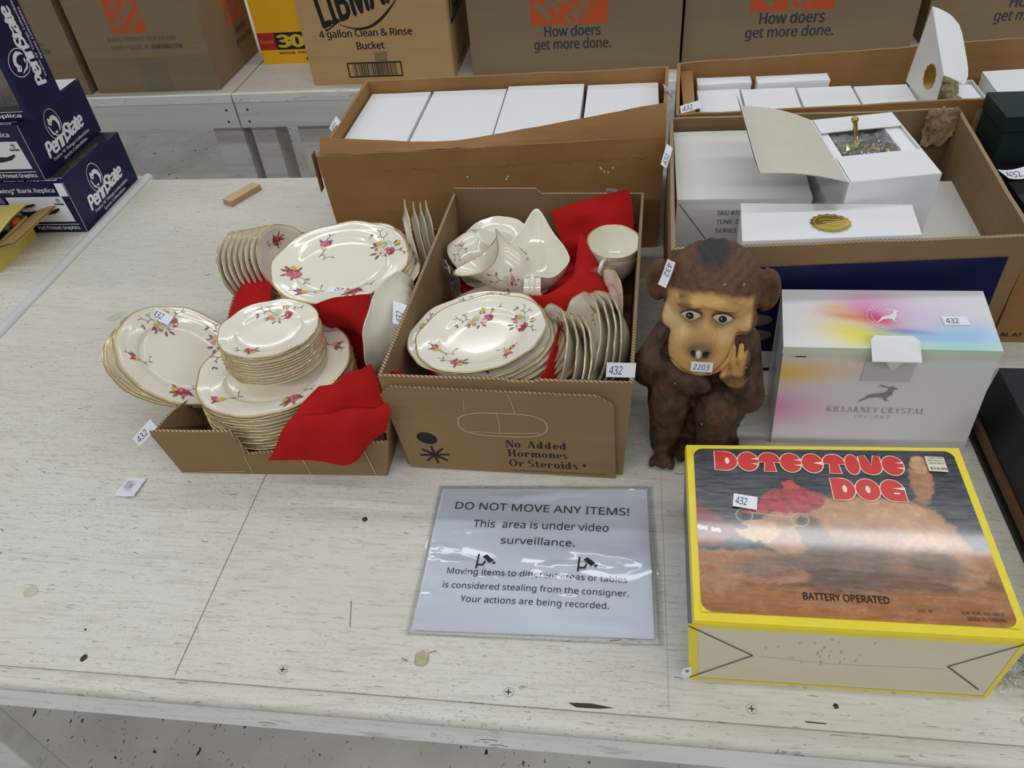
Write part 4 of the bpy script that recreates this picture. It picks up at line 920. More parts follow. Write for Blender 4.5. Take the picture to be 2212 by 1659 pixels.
# slab-serif lettering drawn from strokes
def serif(mb, pan, s, x, y, h, m, layer=1, w=.20, t=.06, width=None, gap=.10):
    """strokes of a bold or light roman; returns the advance. w thick stem, t thin stroke (in cap heights)"""
    items = []; cx = 0.0
    def R(x0, y0, x1, y1): items.append([(x0, y0), (x1, y0), (x1, y1), (x0, y1)])
    def D(x0, y0, x1, y1, ww): items.append([(x0, y0), (x0+ww, y0), (x1+ww, y1), (x1, y1)])
    def ringp(cx_, cy_, rx, ry, tw, th, a0=0, a1=2*math.pi, n=20):
        for k in range(n):
            u, v = a0+(a1-a0)*k/n, a0+(a1-a0)*(k+1)/n
            items.append([(cx_+rx*math.cos(u), cy_+ry*math.sin(u)), (cx_+rx*math.cos(v), cy_+ry*math.sin(v)), (cx_+(rx-tw)*math.cos(v), cy_+(ry-th)*math.sin(v)), (cx_+(rx-tw)*math.cos(u), cy_+(ry-th)*math.sin(u))])
    def stem(x0, top, bottom=0.0, sl=1, sr=1, st=True, sb=True):
        R(x0, bottom, x0+w, top); e = .09
        if sb: R(x0-e*sl, bottom, x0+w+e*sr, bottom+t)
        if st: R(x0-e*sl, top-t, x0+w+e*sr, top)
    X = .66
    for ch in s:
        o = cx; e = .09
        if ch == ' ': cx += .32; continue
        if ch == 'N': R(o+e, 0, o+e+t*1.2, 1); D(o+e+.5, 0, o+e, 1, w*1.1); R(o+e+.56+w*.3, 0, o+e+.56+w*.3+t*1.2, 1); R(o, 0, o+.28, t); R(o, 1-t, o+.2, 1); R(o+.5+w*.3, 1-t, o+.86, 1); cx += .84
        elif ch == 'A': D(o+.04, 0, o+.36, 1, t*1.2); D(o+.62, 0, o+.32, 1, w); R(o+.16, .3, o+.66, .3+t); R(o-.04, 0, o+.24, t); R(o+.50, 0, o+.92, t); cx += .88
        elif ch in 'Hh' and ch == 'H': stem(o+e, 1); stem(o+e+.52, 1); R(o+e, .48, o+e+.6, .48+t*1.2); cx += .72+w
        elif ch == 'K': stem(o+e, 1); D(o+e+w, .36, o+e+.52, 1, t*1.3); D(o+e+.50, 0, o+e+w+.04, .56, w*1.05); R(o+e+.38, 1-t, o+e+.7, 1); R(o+e+.4, 0, o+e+.84, t); cx += .90
        elif ch == 'I': stem(o+e, 1); cx += .16+w
        elif ch == 'L': stem(o+e, 1); R(o+e, 0, o+e+.52, t); R(o+e+.52-t, 0, o+e+.52, .26); cx += .66
        elif ch == 'E': stem(o+e, 1); R(o+e, 0, o+e+.54, t); R(o+e, 1-t, o+e+.5, 1); R(o+e, .48, o+e+.38, .48+t); R(o+e+.54-t, 0, o+e+.54, .24); R(o+e+.5-t, .78, o+e+.5, 1); R(o+e+.36, .38, o+e+.36+t, .64); cx += .70
        elif ch == 'R': stem(o+e, 1); ringp(o+e+w*.6, .74, .36, .26, w*.9, t, -math.pi/2, math.pi/2); R(o+e, .48, o+e+.2, .48+t); D(o+e+.46, 0, o+e+.22, .5, w); R(o+e+.4, 0, o+e+.76, t); cx += .82
        elif ch == 'Y': R(o+.32, 0, o+.32+w, .48); D(o+.32, .44, o+.04, 1, w); D(o+.36+w*.4, .44, o+.66, 1, t*1.3); R(o-.04, 1-t, o+.34, 1); R(o+.52, 1-t, o+.84, 1); R(o+.22, 0, o+.42+w, t); cx += .82
        elif ch == 'C': ringp(o+.42, .5, .40, .52, w, t, .75, 2*math.pi-.75); R(o+.66, .64, o+.66+t*1.3, .94); cx += .84
        elif ch == 'T': stem(o+.32, 1, st=False); R(o+.02, 1-t, o+.64+w, 1); R(o+.02, .74, o+.02+t, 1); R(o+.64+w-t, .74, o+.64+w, 1); cx += .70+w
        elif ch in 'OG' : ringp(o+.44, .5, .44, .52, w*1.05, t); cx += .90
        elif ch == 'o': ringp(o+.31, X/2, .31, X/2+.02, w*.98, t); cx += .64
        elif ch == 'e': ringp(o+.30, X/2, .30, X/2+.02, w*.95, t, .0, 2*math.pi-.75); R(o+.05, X/2-.02, o+.58, X/2+t); cx += .61
        elif ch == 'd': ringp(o+.28, X/2, .28, X/2+.02, w*.9, t); R(o+.40, 0, o+.40+w, 1.02); R(o+.30, 1.02-t, o+.40+w, 1.02); R(o+.40, 0, o+.50+w, t); cx += .56+w
        elif ch == 'r': stem(o+.06, X, sl=.8, sr=.9); ringp(o+.40, X-.16, .18, .18, w*.7, t, .25, math.pi-.2, 10); items.append(ell(o+.50, X-.14, .085, .085, 12)); cx += .60
        elif ch in 'nm':
            stem(o+.06, X, st=True, sl=.8, sr=.6)
            for q in range(2 if ch == 'm' else 1):
                x0 = o+.06+.38*(q+1); ringp(x0+w/2-.14, X-.18, .14+w/2, .20, w, t, 0, math.pi, 10); R(x0, 0, x0+w, X-.16); R(x0-.06, 0, x0+w+.07, t)
            cx += .50+w+(.38 if ch == 'm' else 0)-.02
        elif ch in 'sS':
            k = 1.0 if ch == 'S' else X; rx = .31 if ch == 'S' else .24; q = .26*k
            ringp(o+rx, k-q, rx, q+.02, w*.85, t, .5, 1.5*math.pi-.2, 14); ringp(o+rx, q, rx, q+.02, w*.85, t, -math.pi-.0+.5*math.pi*0, .5*math.pi-.2, 14) if False else ringp(o+rx, q, rx, q+.02, w*.85, t, -math.pi+.5, .5*math.pi+.2, 14)
            D(o+rx+rx*.25, k/2-w*.42, o+rx-rx*.75, k/2+w*.35, w*.9); cx += rx*2+.03
        elif ch == 't': R(o+.10, .04, o+.10+w, .88); R(o, X-t, o+.26+w, X); ringp(o+.10+w+.10, .14, .13, .15, t*1.2, t, math.pi, 1.85*math.pi, 8); cx += .28+w
        elif ch == 'i': stem(o+.06, X, sr=.9, sl=.8); items.append(ell(o+.06+w/2, .92, .12, .12, 14)); cx += .13+w
        elif ch == '*':
            for k in range(3): a_ = math.pi*k/3+.5; c_, s_ = math.cos(a_), math.sin(a_); items.append([(o+.25-.24*c_-.05*s_, .62-.24*s_+.05*c_), (o+.25-.24*c_+.05*s_, .62-.24*s_-.05*c_), (o+.25+.24*c_+.05*s_, .62+.24*s_-.05*c_), (o+.25+.24*c_-.05*s_, .62+.24*s_+.05*c_)])
            cx += .5
        cx += gap
    kx = (width/(cx-gap)) if width else h
    for it in items: mb.poly(pan, [(x+a*kx, y+b*h) for a, b in it], m, layer)
serif(mb, qp, 'No  Added', .142, .0485, .0125, M_INK, width=.083); serif(mb, qp, 'Hormones', .143, .0315, .0125, M_INK, width=.082); serif(mb, qp, 'Or Steroids *', .143, .0125, .0128, M_INK, width=.107)
mb.text(qp, '* Federal Regulations prohibit the use of hormones or steroids in chicken', .142, .0025, .133, .0042, M_INK, 1)
mb.build('front_flap', NA, cn)
sticker(NA, cn, (-.3135, .862, .158), (-.1, .9, .45), (-.86, -.1, .45), '432', w=.036, h=.020)
sticker(NA, cn, (.004, .7205, .184), (.96, -.1, .08), (.05, .25, .96), '432', w=.036, h=.020, pad=.45)
sticker(NA, cn, (-.017, 1.199, .166), (1, 0, -.1), (.1, -.5, .85), '432', w=.019, h=.016)

sfmt = 'plate in the tilted stack in the printed carton, %s'
stack('salad_plate', 1, (-.192, .834, .1515), (-.118, .060, .991), .0060, sfmt, 'plates stacked in the printed carton', .0)
dish('luncheon_plate', 'wider plate just below the top plate of the tilted stack in the printed carton', 'plates stacked in the printed carton', Vector((-.199, .846, .1300)), (-.118, .060, .991), .9)
stack('salad_plate', 8, (-.186, .836, .1368), (-.118, .060, .991), .0060, sfmt, 'plates stacked in the printed carton', .5, drift=(.0052, .0012, 0), names=ORD[2:])
for i in range(8):
    x = [-.078, -.064, -.052, -.043, -.031, -.019, -.009, .000][i]; up = [0, -.012, -.016, -.018, .006, .004, .008, .006][i]
    n = Vector((-.86, -.28, .42-.02*i)).normalized(); rimc = Vector((x-.027, .832+(.02 if i > 3 else 0), .112+up))
    dish('dessert_bowl', 'shallow bowl on edge in the printed carton, %s of the row' % ['leftmost', 'second from the left', 'third from the left', 'fourth from the left', 'fifth from the left', 'third from the right', 'second from the right', 'rightmost'][i],
         'bowls standing on edge in the printed carton', rimc-n*D_SOUP.top[-1][1], n, 2.6+.9*i*(i > 0), 'bowl')
# the tilted stack with the wider plate is refined here: cups, jugs and napkins around it
def lathe(mb, prof, m, seg=40, mod=None, cap=False):
    rows = []
    for i, (r, z) in enumerate(prof):
        rows.append([((r*(mod(p, i, 0) if mod else 1))*math.cos(p), (r*(mod(p, i, 0) if mod else 1))*math.sin(p), z+(mod(p, i, 1) if mod else 0)) for p in [2*math.pi*k/seg for k in range(seg)]])
    mb.grid(rows, m, True, close=True)
    if cap: mb.add(rows[-1][::-1], [tuple(range(seg))], m, True)
    return rows
def wall_decor(mb, at, s, items):
    """small flowers on a curved wall; at(u, v, l) maps the wall's flat coordinates to space"""
    def poly(pts, m, l): mb.add([at(x, y, l) for x, y in pts], [tuple(range(len(pts)))], m, True)
    for x, y, r, c, l in items:
        if c is M_LEAF:
            a = r; L = .30*s; pts = [(0, 0), (.35, .2), (.7, .14), (1, 0), (.7, -.16), (.35, -.2)]
            poly([(x*s+L*(u*math.cos(a)-v*math.sin(a)), y*s+L*(u*math.sin(a)+v*math.cos(a))) for u, v in pts], c, 1)
        elif c is M_TWIG:
            pts = r
            for (x0, y0), (x1, y1) in zip(pts[:-1], pts[1:]):
                d = math.hypot(x1-x0, y1-y0); dx, dy = (y1-y0)/d*.016, -(x1-x0)/d*.016
                poly([((x0+dx)*s, (y0+dy)*s), ((x1+dx)*s, (y1+dy)*s), ((x1-dx)*s, (y1-dy)*s), ((x0-dx)*s, (y0-dy)*s)], c, 1)
        else:
            for k in range(5): poly(ell((x+r*.5*math.cos(k*1.257))*s, (y+r*.5*math.sin(k*1.257))*s, r*.55*s, r*.5*s, 9), c if k % 2 else M_WPET, l)
            poly(ell(x*s, y*s, r*.4*s, r*.4*s, 9), c, l+1)
FLOW = [(0, 0, [(-.1, .1), (-.4, .5), (-.3, .8), (-.55, 1.0)], M_TWIG, 1), (0, 0, [(-.4, .5), (-.7, .45), (-.85, .6)], M_TWIG, 1), (0, 0, [(-.15, -.1), (-.5, -.4), (-.8, -.35)], M_TWIG, 1),
        (-.6, 1.0, 1.9, M_LEAF, 1), (-.85, .6, 2.6, M_LEAF, 1), (-.3, .8, .6, M_LEAF, 1), (-.75, -.35, 3.0, M_LEAF, 1), (-.55, -.42, 4.3, M_LEAF, 1), (.35, -.35, 5.5, M_LEAF, 1), (.5, .3, .5, M_LEAF, 1), (.1, -.4, 4.6, M_LEAF, 1),
        (.05, .12, .30, M_SAGE, 2), (-.12, .05, .14, M_YEL, 4), (.25, -.2, .26, M_PINK, 3), (.02, -.3, .18, M_DPINK, 4), (.42, .1, .13, M_YEL, 4)]

def creamer():
    t = thing('creamer', 'floral cream jug tipped to the left on red cloth beside the gravy boat', 'jug', (-.146, 1.000, .112), rot=rot_to((-.68, -.03, .73), 0))
    P = [(.029, 0), (.031, .004), (.029, .008), (.0345, .020), (.040, .036), (.0405, .052), (.0375, .070), (.0375, .082), (.040, .092)]
    a0 = math.pi*1.07
    def sp(p): return max(0, math.cos(p-a0))**8
    def mod(p, i, w):
        k = max(0, (i-4)/4)**1.6
        if w == 0: return 1+.62*sp(p)*k+.03*math.cos(2*(p-a0))*k
        return (.016*sp(p)+.014*max(0, -math.cos(p-a0))**4-.010*abs(math.sin(p-a0))**2)*k
    mb = MB(); rows = lathe(mb, P, M_CHINA, 56, mod); mb.add(rows[0][::-1], [tuple(range(56))], M_CHINA)
    inn = [[(q[0]*.93, q[1]*.93, q[2]+(.002 if i == 0 else -.0006)) for q in r] for i, r in enumerate(rows)]
    mb.grid([rows[-1], [(q[0]*.965, q[1]*.965, q[2]+.0012) for q in rows[-1]], inn[-1]], M_GILT, True, close=True)
    mb.grid(inn[::-1], M_CHINA_IN, True, close=True); mb.add(inn[1], [tuple(range(56))], M_CHINA_IN)
    for ph in (-1.35, .6):
        def at(x, y, l, ph=ph):
            z = .044+y; r = np.interp(z, [a[1] for a in P], [a[0] for a in P])+.0003+.00018*l; a = ph+x/.0405; return (r*math.cos(a), r*math.sin(a), z)
        wall_decor(mb, at, .026, FLOW)
    mb.build('jug_body', t); t.scale = (.93, .93, .93)
creamer()

def gravy_boat():
    t = thing('gravy_boat', 'cream gravy boat with pointed spout in the middle of the printed carton', 'gravy boat', (-.136, 1.040, .081), rot=rot_to((.02, -.13, .98), .04))
    seg = 64
    def outline(p):                                             # p = 0 at the spout (+y)
        c = math.cos(p); s = math.sin(p); k = max(0, c)
        x = .0560*s*(1-.30*k**1.5); y = .056*c+.040*k**4
        return x, y
    prof = [(.42, 0), (.44, .005), (.40, .009), (.58, .016), (.80, .030), (.93, .046), (1.0, .062)]
    def row(f, z, shrink=1.0, dz=0):
        out = []
        for k in range(seg):
            p = 2*math.pi*k/seg; x, y = outline(p); e = .052*math.sin(p), .050*math.cos(p); m = lip(min(1, max(0, (f-.42)/.58)))
            X, Y = e[0]+(x-e[0])*m, e[1]+(y-e[1])*m
            up = (.020*max(0, math.cos(p))**5+.010*max(0, -math.cos(p))**6+.0025*math.cos(6*p))*m**2
            out.append((-X*f*shrink, Y*f*shrink, z+up+dz))
        return out
    rows = [row(f, z) for f, z in prof]; mb = MB(); mb.grid(rows, M_CHINA, True, close=True); mb.add(rows[0][::-1], [tuple(range(seg))], M_CHINA)
    inn = [row(f*.955, z, 1, .0015 if i == 2 else -.0004) for i, (f, z) in enumerate(prof)][2:]
    mb.grid([rows[-1], row(.978, .0634), inn[-1]], M_CHINA, True, close=True); mb.grid(inn[::-1], M_CHINA_IN, True, close=True); mb.add(inn[0], [tuple(range(seg))], M_CHINA_IN)
    for sd in (-1.35, 1.35):
        def at(x, y, l, sd=sd):
            z = .034+y; f = np.interp(z, [a[1] for a in prof[2:]], [a[0] for a in prof[2:]])+.004; p = sd*1.15+x/.055; X, Y = outline(p); return (-X*f*1.01, Y*f*1.01, z+.0002*l)
        wall_decor(mb, at, .020, FLOW)
    mb.build('boat_body', t)
    mb = MB(); h = [(0, -.050, .068), (0, -.062, .070), (0, -.075, .058), (0, -.075, .038), (0, -.062, .026), (0, -.046, .028)]
    mb.tube(smooth_rows([h, h], 6)[0], [.0046]*31, M_CHINA, 14, flat=1.0); mb.grid([[(x_, p[1], p[2]) for p in smooth_rows([h, h], 6)[0]] for x_ in (-.013, -.011, 0, .011, .013)], M_CHINA)
    mb.line(Pan((-.002, -.0778, .052), (1, 0, 0), (0, 0, 1), .001), [(.002, -.005), (.002, .010)], .0016, M_GILT, 1); mb.line(Pan((-.002, -.0778, .052), (1, 0, 0), (0, 0, 1), .001), [(-.001, .004), (.005, .004)], .0014, M_GILT, 1)
    mb.build('handle', t)
gravy_boat()

def cup(label, loc, n, spin, group='cups in the printed carton'):
    t = thing('teacup', label, 'cup', loc, group, rot_to(n, spin))
    P = [(.020, 0), (.022, .003), (.021, .006), (.030, .014), (.036, .028), (.0395, .044), (.0425, .058)]
    def mod(p, i, w): return 1+.012*max(0, (i-3)/3)*abs(math.cos(4*p)) if w == 0 else 0
    mb = MB(); rows = lathe(mb, P, M_CHINA, 48, mod); mb.add(rows[0][::-1], [tuple(range(48))], M_CHINA)
    inn = [[(q[0]*.94, q[1]*.94, q[2]+(.003 if i < 3 else -.0003)) for q in r] for i, r in enumerate(rows)]
    mb.grid([rows[-1], inn[-1]], M_GILT, True, close=True); mb.grid(inn[:1:-1], M_CHINA_IN, True, close=True); mb.add(inn[2], [tuple(range(48))], M_CHINA_IN)
    for ph in (-.9, 2.2):
        def at(x, y, l, ph=ph):
            z = .034+y; r = np.interp(z, [a[1] for a in P], [a[0] for a in P])*1.012+.0003+.00018*l; a = ph+x/.038; return (r*math.cos(a), r*math.sin(a), z)
        wall_decor(mb, at, .016, FLOW)
    mb.build('cup_body', t)
    mb = MB(); h = [(.038, 0, .047), (.054, 0, .052), (.064, 0, .040), (.057, 0, .024), (.033, 0, .018)]
    mb.tube(smooth_rows([h, h], 6)[0], .0034, M_CHINA, 10, flat=1.3); mb.build('handle', t)
nn = Vector((.04, -.10, .99)).normalized(); c0 = Vector((-.0135, 1.072, .078))
cup('upper floral teacup of the nested pair at the right of the printed carton', c0+nn*.017, nn, -1.9)
cup('lower teacup of the nested pair at the right of the printed carton', c0, nn, -1.75)
cup('floral teacup upside down behind the tipped cream jug', (-.214, 1.080, .150), (-.66, -.05, -.75), 3.6)
dish('bread_plate', 'saucer leaning face down behind the upturned cup in the printed carton', 'saucers in the printed carton', (-.212, 1.115, .098), (.05, .55, -.83), .3)['category'] = 'saucer'
dish('bread_plate', 'saucer lying under the tipped cream jug', 'saucers in the printed carton', (-.205, .985, .064), (-.05, .02, .99), .3)['category'] = 'saucer'
dish('bread_plate', 'saucer on edge in the right corner behind the standing bowls', 'saucers in the printed carton', (-.014, .952, .088), (-.92, -.25, .30), 1.1)['category'] = 'saucer'

# ================================================================== red napkins
def solid_field(mb, x0, x1, y0, y1, zf, m, nx=40, ny=40, z0=.006):
    g = [[(x0+(x1-x0)*i/nx, y0+(y1-y0)*j/ny, max(z0+.002, zf(x0+(x1-x0)*i/nx, y0+(y1-y0)*j/ny))) for i in range(nx+1)] for j in range(ny+1)]
    mb.grid(g, m); per = [g[0][i] for i in range(nx+1)]+[g[j][nx] for j in range(1, ny+1)]+[g[ny][i] for i in range(nx-1, -1, -1)]+[g[j][0] for j in range(ny-1, 0, -1)]
    mb.grid([[(p[0], p[1], z0) for p in per], per], m, True, close=True); mb.add([(x0, y0, z0), (x0, y1, z0), (x1, y1, z0), (x1, y0, z0)], [(0, 1, 2, 3)], m)
def bumpf(x, y, cx, cy, sx, sy, h): return h*math.exp(-(((x-cx)/sx)**2+((y-cy)/sy)**2))
def napkin(fn, label, loc, group='red napkins packed between the dishes'):
    mb = MB(); fn(mb); return solo(mb, 'red_napkin', label, 'napkin', loc, group)
def lining(mb):
    def z(x, y):
        b = .058+.012*wob(x*16, y*16, 3)+.006*wob(x*40, y*40, 1)
        if y < .97: b = .074 if x < -.105 else max(.012, .074-(x+.105)*3.2)
        if .93 < y < .99: b = max(b, .050)
        b += bumpf(x, y, -.018, 1.08, .05, .05, .034)+bumpf(x, y, -.127, 1.045, .035, .04, .026)
        return b if x > -.28 else b-.01
    solid_field(mb, -.281, .006, .736, 1.186, z, M_RED)
napkin(lining, 'red napkin spread under the jugs and plates in the printed carton', (-.14, .96, .006))
napkin(lambda mb: cloth(mb, [[(-.118, 1.170, .146), (-.070, 1.174, .160), (-.030, 1.178, .172), (.012, 1.180, .180)], [(-.112, 1.160, .132), (-.066, 1.156, .148), (-.026, 1.166, .156), (.016, 1.166, .162)], [(-.104, 1.140, .112), (-.060, 1.150, .124), (-.022, 1.142, .136), (.019, 1.152, .134)], [(-.096, 1.126, .096), (-.056, 1.130, .108), (-.018, 1.122, .116), (.020, 1.130, .112)], [(-.09, 1.12, .07), (-.05, 1.122, .075), (-.014, 1.116, .085), (.018, 1.12, .085)]], M_RED, 8, .004, .004, 22, 2),
       'folded red napkin propped against the back wall of the printed carton', (-.05, 1.15, .09))
def fold(mb):
    cloth(mb, [[(-.262, .958, .090), (-.200, .950, .098), (-.145, .936, .104), (-.082, .930, .110), (-.042, .945, .108), (-.010, .975, .09)],
               [(-.250, .972, .108), (-.198, .962, .122), (-.145, .948, .126), (-.078, .946, .134), (-.036, .966, .130), (-.004, .99, .10)],
               [(-.232, .978, .098), (-.190, .970, .106), (-.140, .958, .110), (-.082, .968, .134), (-.040, .998, .134), (-.010, 1.01, .11)],
               [(-.215, .955, .070), (-.170, .950, .080), (-.130, .955, .090), (-.078, .990, .128), (-.046, 1.030, .146), (-.03, 1.03, .12)],
               [(-.215, .955, .066), (-.170, .950, .074), (-.120, .960, .085), (-.075, 1.010, .118), (-.062, 1.062, .168), (-.058, 1.06, .14)]], M_RED, 8, .0016, .004, 26, 5)
napkin(fold, 'red napkin draped in folds in front of and beside the gravy boat', (-.12, .95, .07))
napkin(lambda mb: cloth(mb, [[(-.300, .748, .150), (-.292, .742, .155), (-.284, .752, .145)], [(-.298, .748, .11), (-.288, .738, .115), (-.281, .750, .11)], [(-.292, .75, .08), (-.284, .74, .08), (-.279, .752, .08)]], M_RED, 7, .002, .002, 60, 8), 'strip of red napkin in the front left corner of the printed carton', (-.29, .745, .08))
napkin(lambda mb: cloth(mb, [[(-.098, .742, .150), (-.088, .80, .148), (-.083, .86, .142)], [(-.092, .74, .12), (-.083, .80, .115), (-.078, .86, .11)], [(-.086, .738, .06), (-.08, .80, .06), (-.07, .86, .06)]], M_RED, 7, .002, .003, 40, 9), 'red napkin tucked between the plate stack and the standing bowls', (-.085, .80, .06))
# tray napkins
def mound(mb):
    def z(x, y):
        e = max(abs(x+.452)/.098, abs(y-1.02)/.112); b = .106 if e < .72 else max(.012, .106-(e-.72)*.30)
        return b+.002*wob(x*30, y*30, 2)
    solid_field(mb, -.556, -.362, .915, 1.165, z, M_RED)
napkin(mound, 'red napkin bundle under the oval platters in the tray', (-.455, 1.02, .006))
napkin(lambda mb: cloth(mb, [[(-.462, .902, .142), (-.425, .905, .155), (-.392, .905, .160), (-.368, .90, .165)], [(-.458, .897, .120), (-.418, .893, .132), (-.388, .885, .132), (-.362, .872, .132)], [(-.448, .908, .092), (-.408, .900, .100), (-.380, .872, .104), (-.352, .848, .108)], [(-.440, .913, .07), (-.400, .905, .08), (-.374, .866, .082), (-.345, .838, .084)]], M_RED, 8, .0018, .003, 24, 11),
       'red napkin hanging down in front of the oval platters in the tray', (-.41, .88, .07))
napkin(lambda mb: cloth(mb, [[(-.660, 1.035, .055), (-.650, 1.07, .090), (-.615, 1.055, .105), (-.575, 1.01, .10)], [(-.658, .99, .055), (-.640, 1.01, .092), (-.610, .995, .095), (-.57, .965, .09)], [(-.660, .95, .04), (-.640, .95, .055), (-.605, .95, .065), (-.58, .94, .06)]], M_RED, 7, .0016, .004, 30, 13),
       'red napkin at the left of the tray below the standing bowls', (-.61, 1.0, .03))
dish('bread_plate', 'white plate edge wrapped in the red napkin at the left of the tray', 'wrapped plates in the tray', (-.578, 1.005, .062), (-.12, -.12, .97), .3)
def frontnap(mb):
    # the part lying on the plates, then the pocket, then the flap that hangs over the tray's front
    cloth(mb, [[(-.418, .757, .106), (-.392, .760, .114), (-.371, .762, .132), (-.346, .760, .140), (-.326, .757, .155)],
               [(-.427, .735, .105), (-.398, .738, .110), (-.372, .738, .112), (-.344, .738, .116), (-.316, .738, .136)],
               [(-.432, .715, .104), (-.402, .722, .098), (-.372, .725, .090), (-.343, .722, .090), (-.312, .718, .112)],
               [(-.430, .700, .106), (-.400, .708, .092), (-.368, .715, .074), (-.340, .714, .074), (-.312, .708, .090)]], M_RED, 8, .0018, .005, 22, 15)
    cloth(mb, [[(-.430, .699, .108), (-.404, .692, .118), (-.375, .697, .119), (-.345, .693, .128), (-.318, .699, .122), (-.301, .706, .131)],
               [(-.440, .684, .099), (-.410, .674, .110), (-.378, .684, .108), (-.346, .676, .116), (-.318, .686, .112), (-.299, .698, .122)],
               [(-.455, .674, .078), (-.424, .666, .086), (-.388, .672, .084), (-.352, .668, .090), (-.322, .680, .096), (-.300, .693, .110)],
               [(-.476, .668, .050), (-.440, .664, .056), (-.400, .667, .055), (-.358, .664, .056), (-.328, .682, .078), (-.303, .692, .094)]], M_RED, 9, .0018, .0055, 20, 17)
napkin(frontnap, 'large red napkin opened out over the front edge of the tray', (-.39, .70, .05))

# crinkled clear plastic around the cups
def bagmesh(mb, x0, x1, y0, y1, z0, z1, seed):
    rows = [[(x0+(x1-x0)*j/14+.006*wob(i*1.3, j*1.3, seed), y0+(y1-y0)*j/14+.008*wob(j*1.1, i*1.2, seed+4), z0+(z1-z0)*i/14+.006*wob(i*1.7, j*1.5, seed+7)) for j in range(15)] for i in range(15)]
    mb.grid(rows, M_BAG)
mb = MB(); bagmesh(mb, -.286, -.250, 1.04, .985, .070, .140, 3); solo(mb, 'plastic_bag', 'crinkled clear plastic at the left wall of the printed carton', 'plastic bag', (-.27, 1.02, .08))
mb = MB(); bagmesh(mb, -.045, -.008, 1.000, 1.004, .085, .145, 12); solo(mb, 'plastic_bag', 'crinkled clear plastic bunched below the nested teacups', 'plastic bag', (-.03, 1.0, .09))
# ================================================================== plaster monkey
def surface_net(f, lo, hi, h):
    """naive surface nets over the sampled field f (negative inside)"""
    nx, ny, nz = [int(math.ceil((b-a)/h))+1 for a, b in zip(lo, hi)]
    X, Y, Z = np.meshgrid(lo[0]+h*np.arange(nx), lo[1]+h*np.arange(ny), lo[2]+h*np.arange(nz), indexing='ij')
    F = f(X, Y, Z); ins = F < 0
    c = [ins[i:nx-1+i, j:ny-1+j, k:nz-1+k] for i in (0, 1) for j in (0, 1) for k in (0, 1)]
    cnt = sum(a.astype(np.int8) for a in c); act = (cnt > 0) & (cnt < 8)
    idx = -np.ones(act.shape, int); ids = np.argwhere(act); idx[act] = np.arange(len(ids))
    acc = np.zeros((len(ids), 3)); num = np.zeros(len(ids))
    I, J, K = ids.T
    corners = [(0, 0, 0), (0, 0, 1), (0, 1, 0), (0, 1, 1), (1, 0, 0), (1, 0, 1), (1, 1, 0), (1, 1, 1)]
    for a in range(8):
        for b in range(a+1, 8):
            d = [corners[b][q]-corners[a][q] for q in range(3)]
            if sum(map(abs, d)) != 1: continue
            fa = F[I+corners[a][0], J+corners[a][1], K+corners[a][2]]; fb = F[I+corners[b][0], J+corners[b][1], K+corners[b][2]]
            m = (fa < 0) != (fb < 0); t = np.where(m, fa/np.where(m, fa-fb, 1), 0)
            for q in range(3): acc[:, q] += np.where(m, corners[a][q]+t*d[q], 0)
            num += m
    V = np.stack([lo[q]+h*(ids[:, q]+acc[:, q]/num) for q in range(3)], 1)
    faces = []
    for ax in range(3):
        e = [0, 0, 0]; e[ax] = 1; u, v = [q for q in range(3) if q != ax]
        A = ins; B = np.roll(ins, -1, ax); dif = A != B
        sl = [slice(1, n-1) for n in (nx, ny, nz)]; sl[ax] = slice(0, [nx, ny, nz][ax]-1)
        mk = np.zeros_like(dif); mk[tuple(sl)] = dif[tuple(sl)]
        P = np.argwhere(mk)
        if not len(P): continue
        def cell(du, dv):
            q = P.copy(); q[:, u] += du; q[:, v] += dv; return idx[q[:, 0], q[:, 1], q[:, 2]]
        q = np.stack([cell(-1, -1), cell(0, -1), cell(0, 0), cell(-1, 0)], 1)
        flip = A[P[:, 0], P[:, 1], P[:, 2]]
        if ax == 1: flip = ~flip
        q[~flip] = q[~flip][:, ::-1]; faces.append(q[(q >= 0).all(1)])
    return V, np.concatenate(faces)

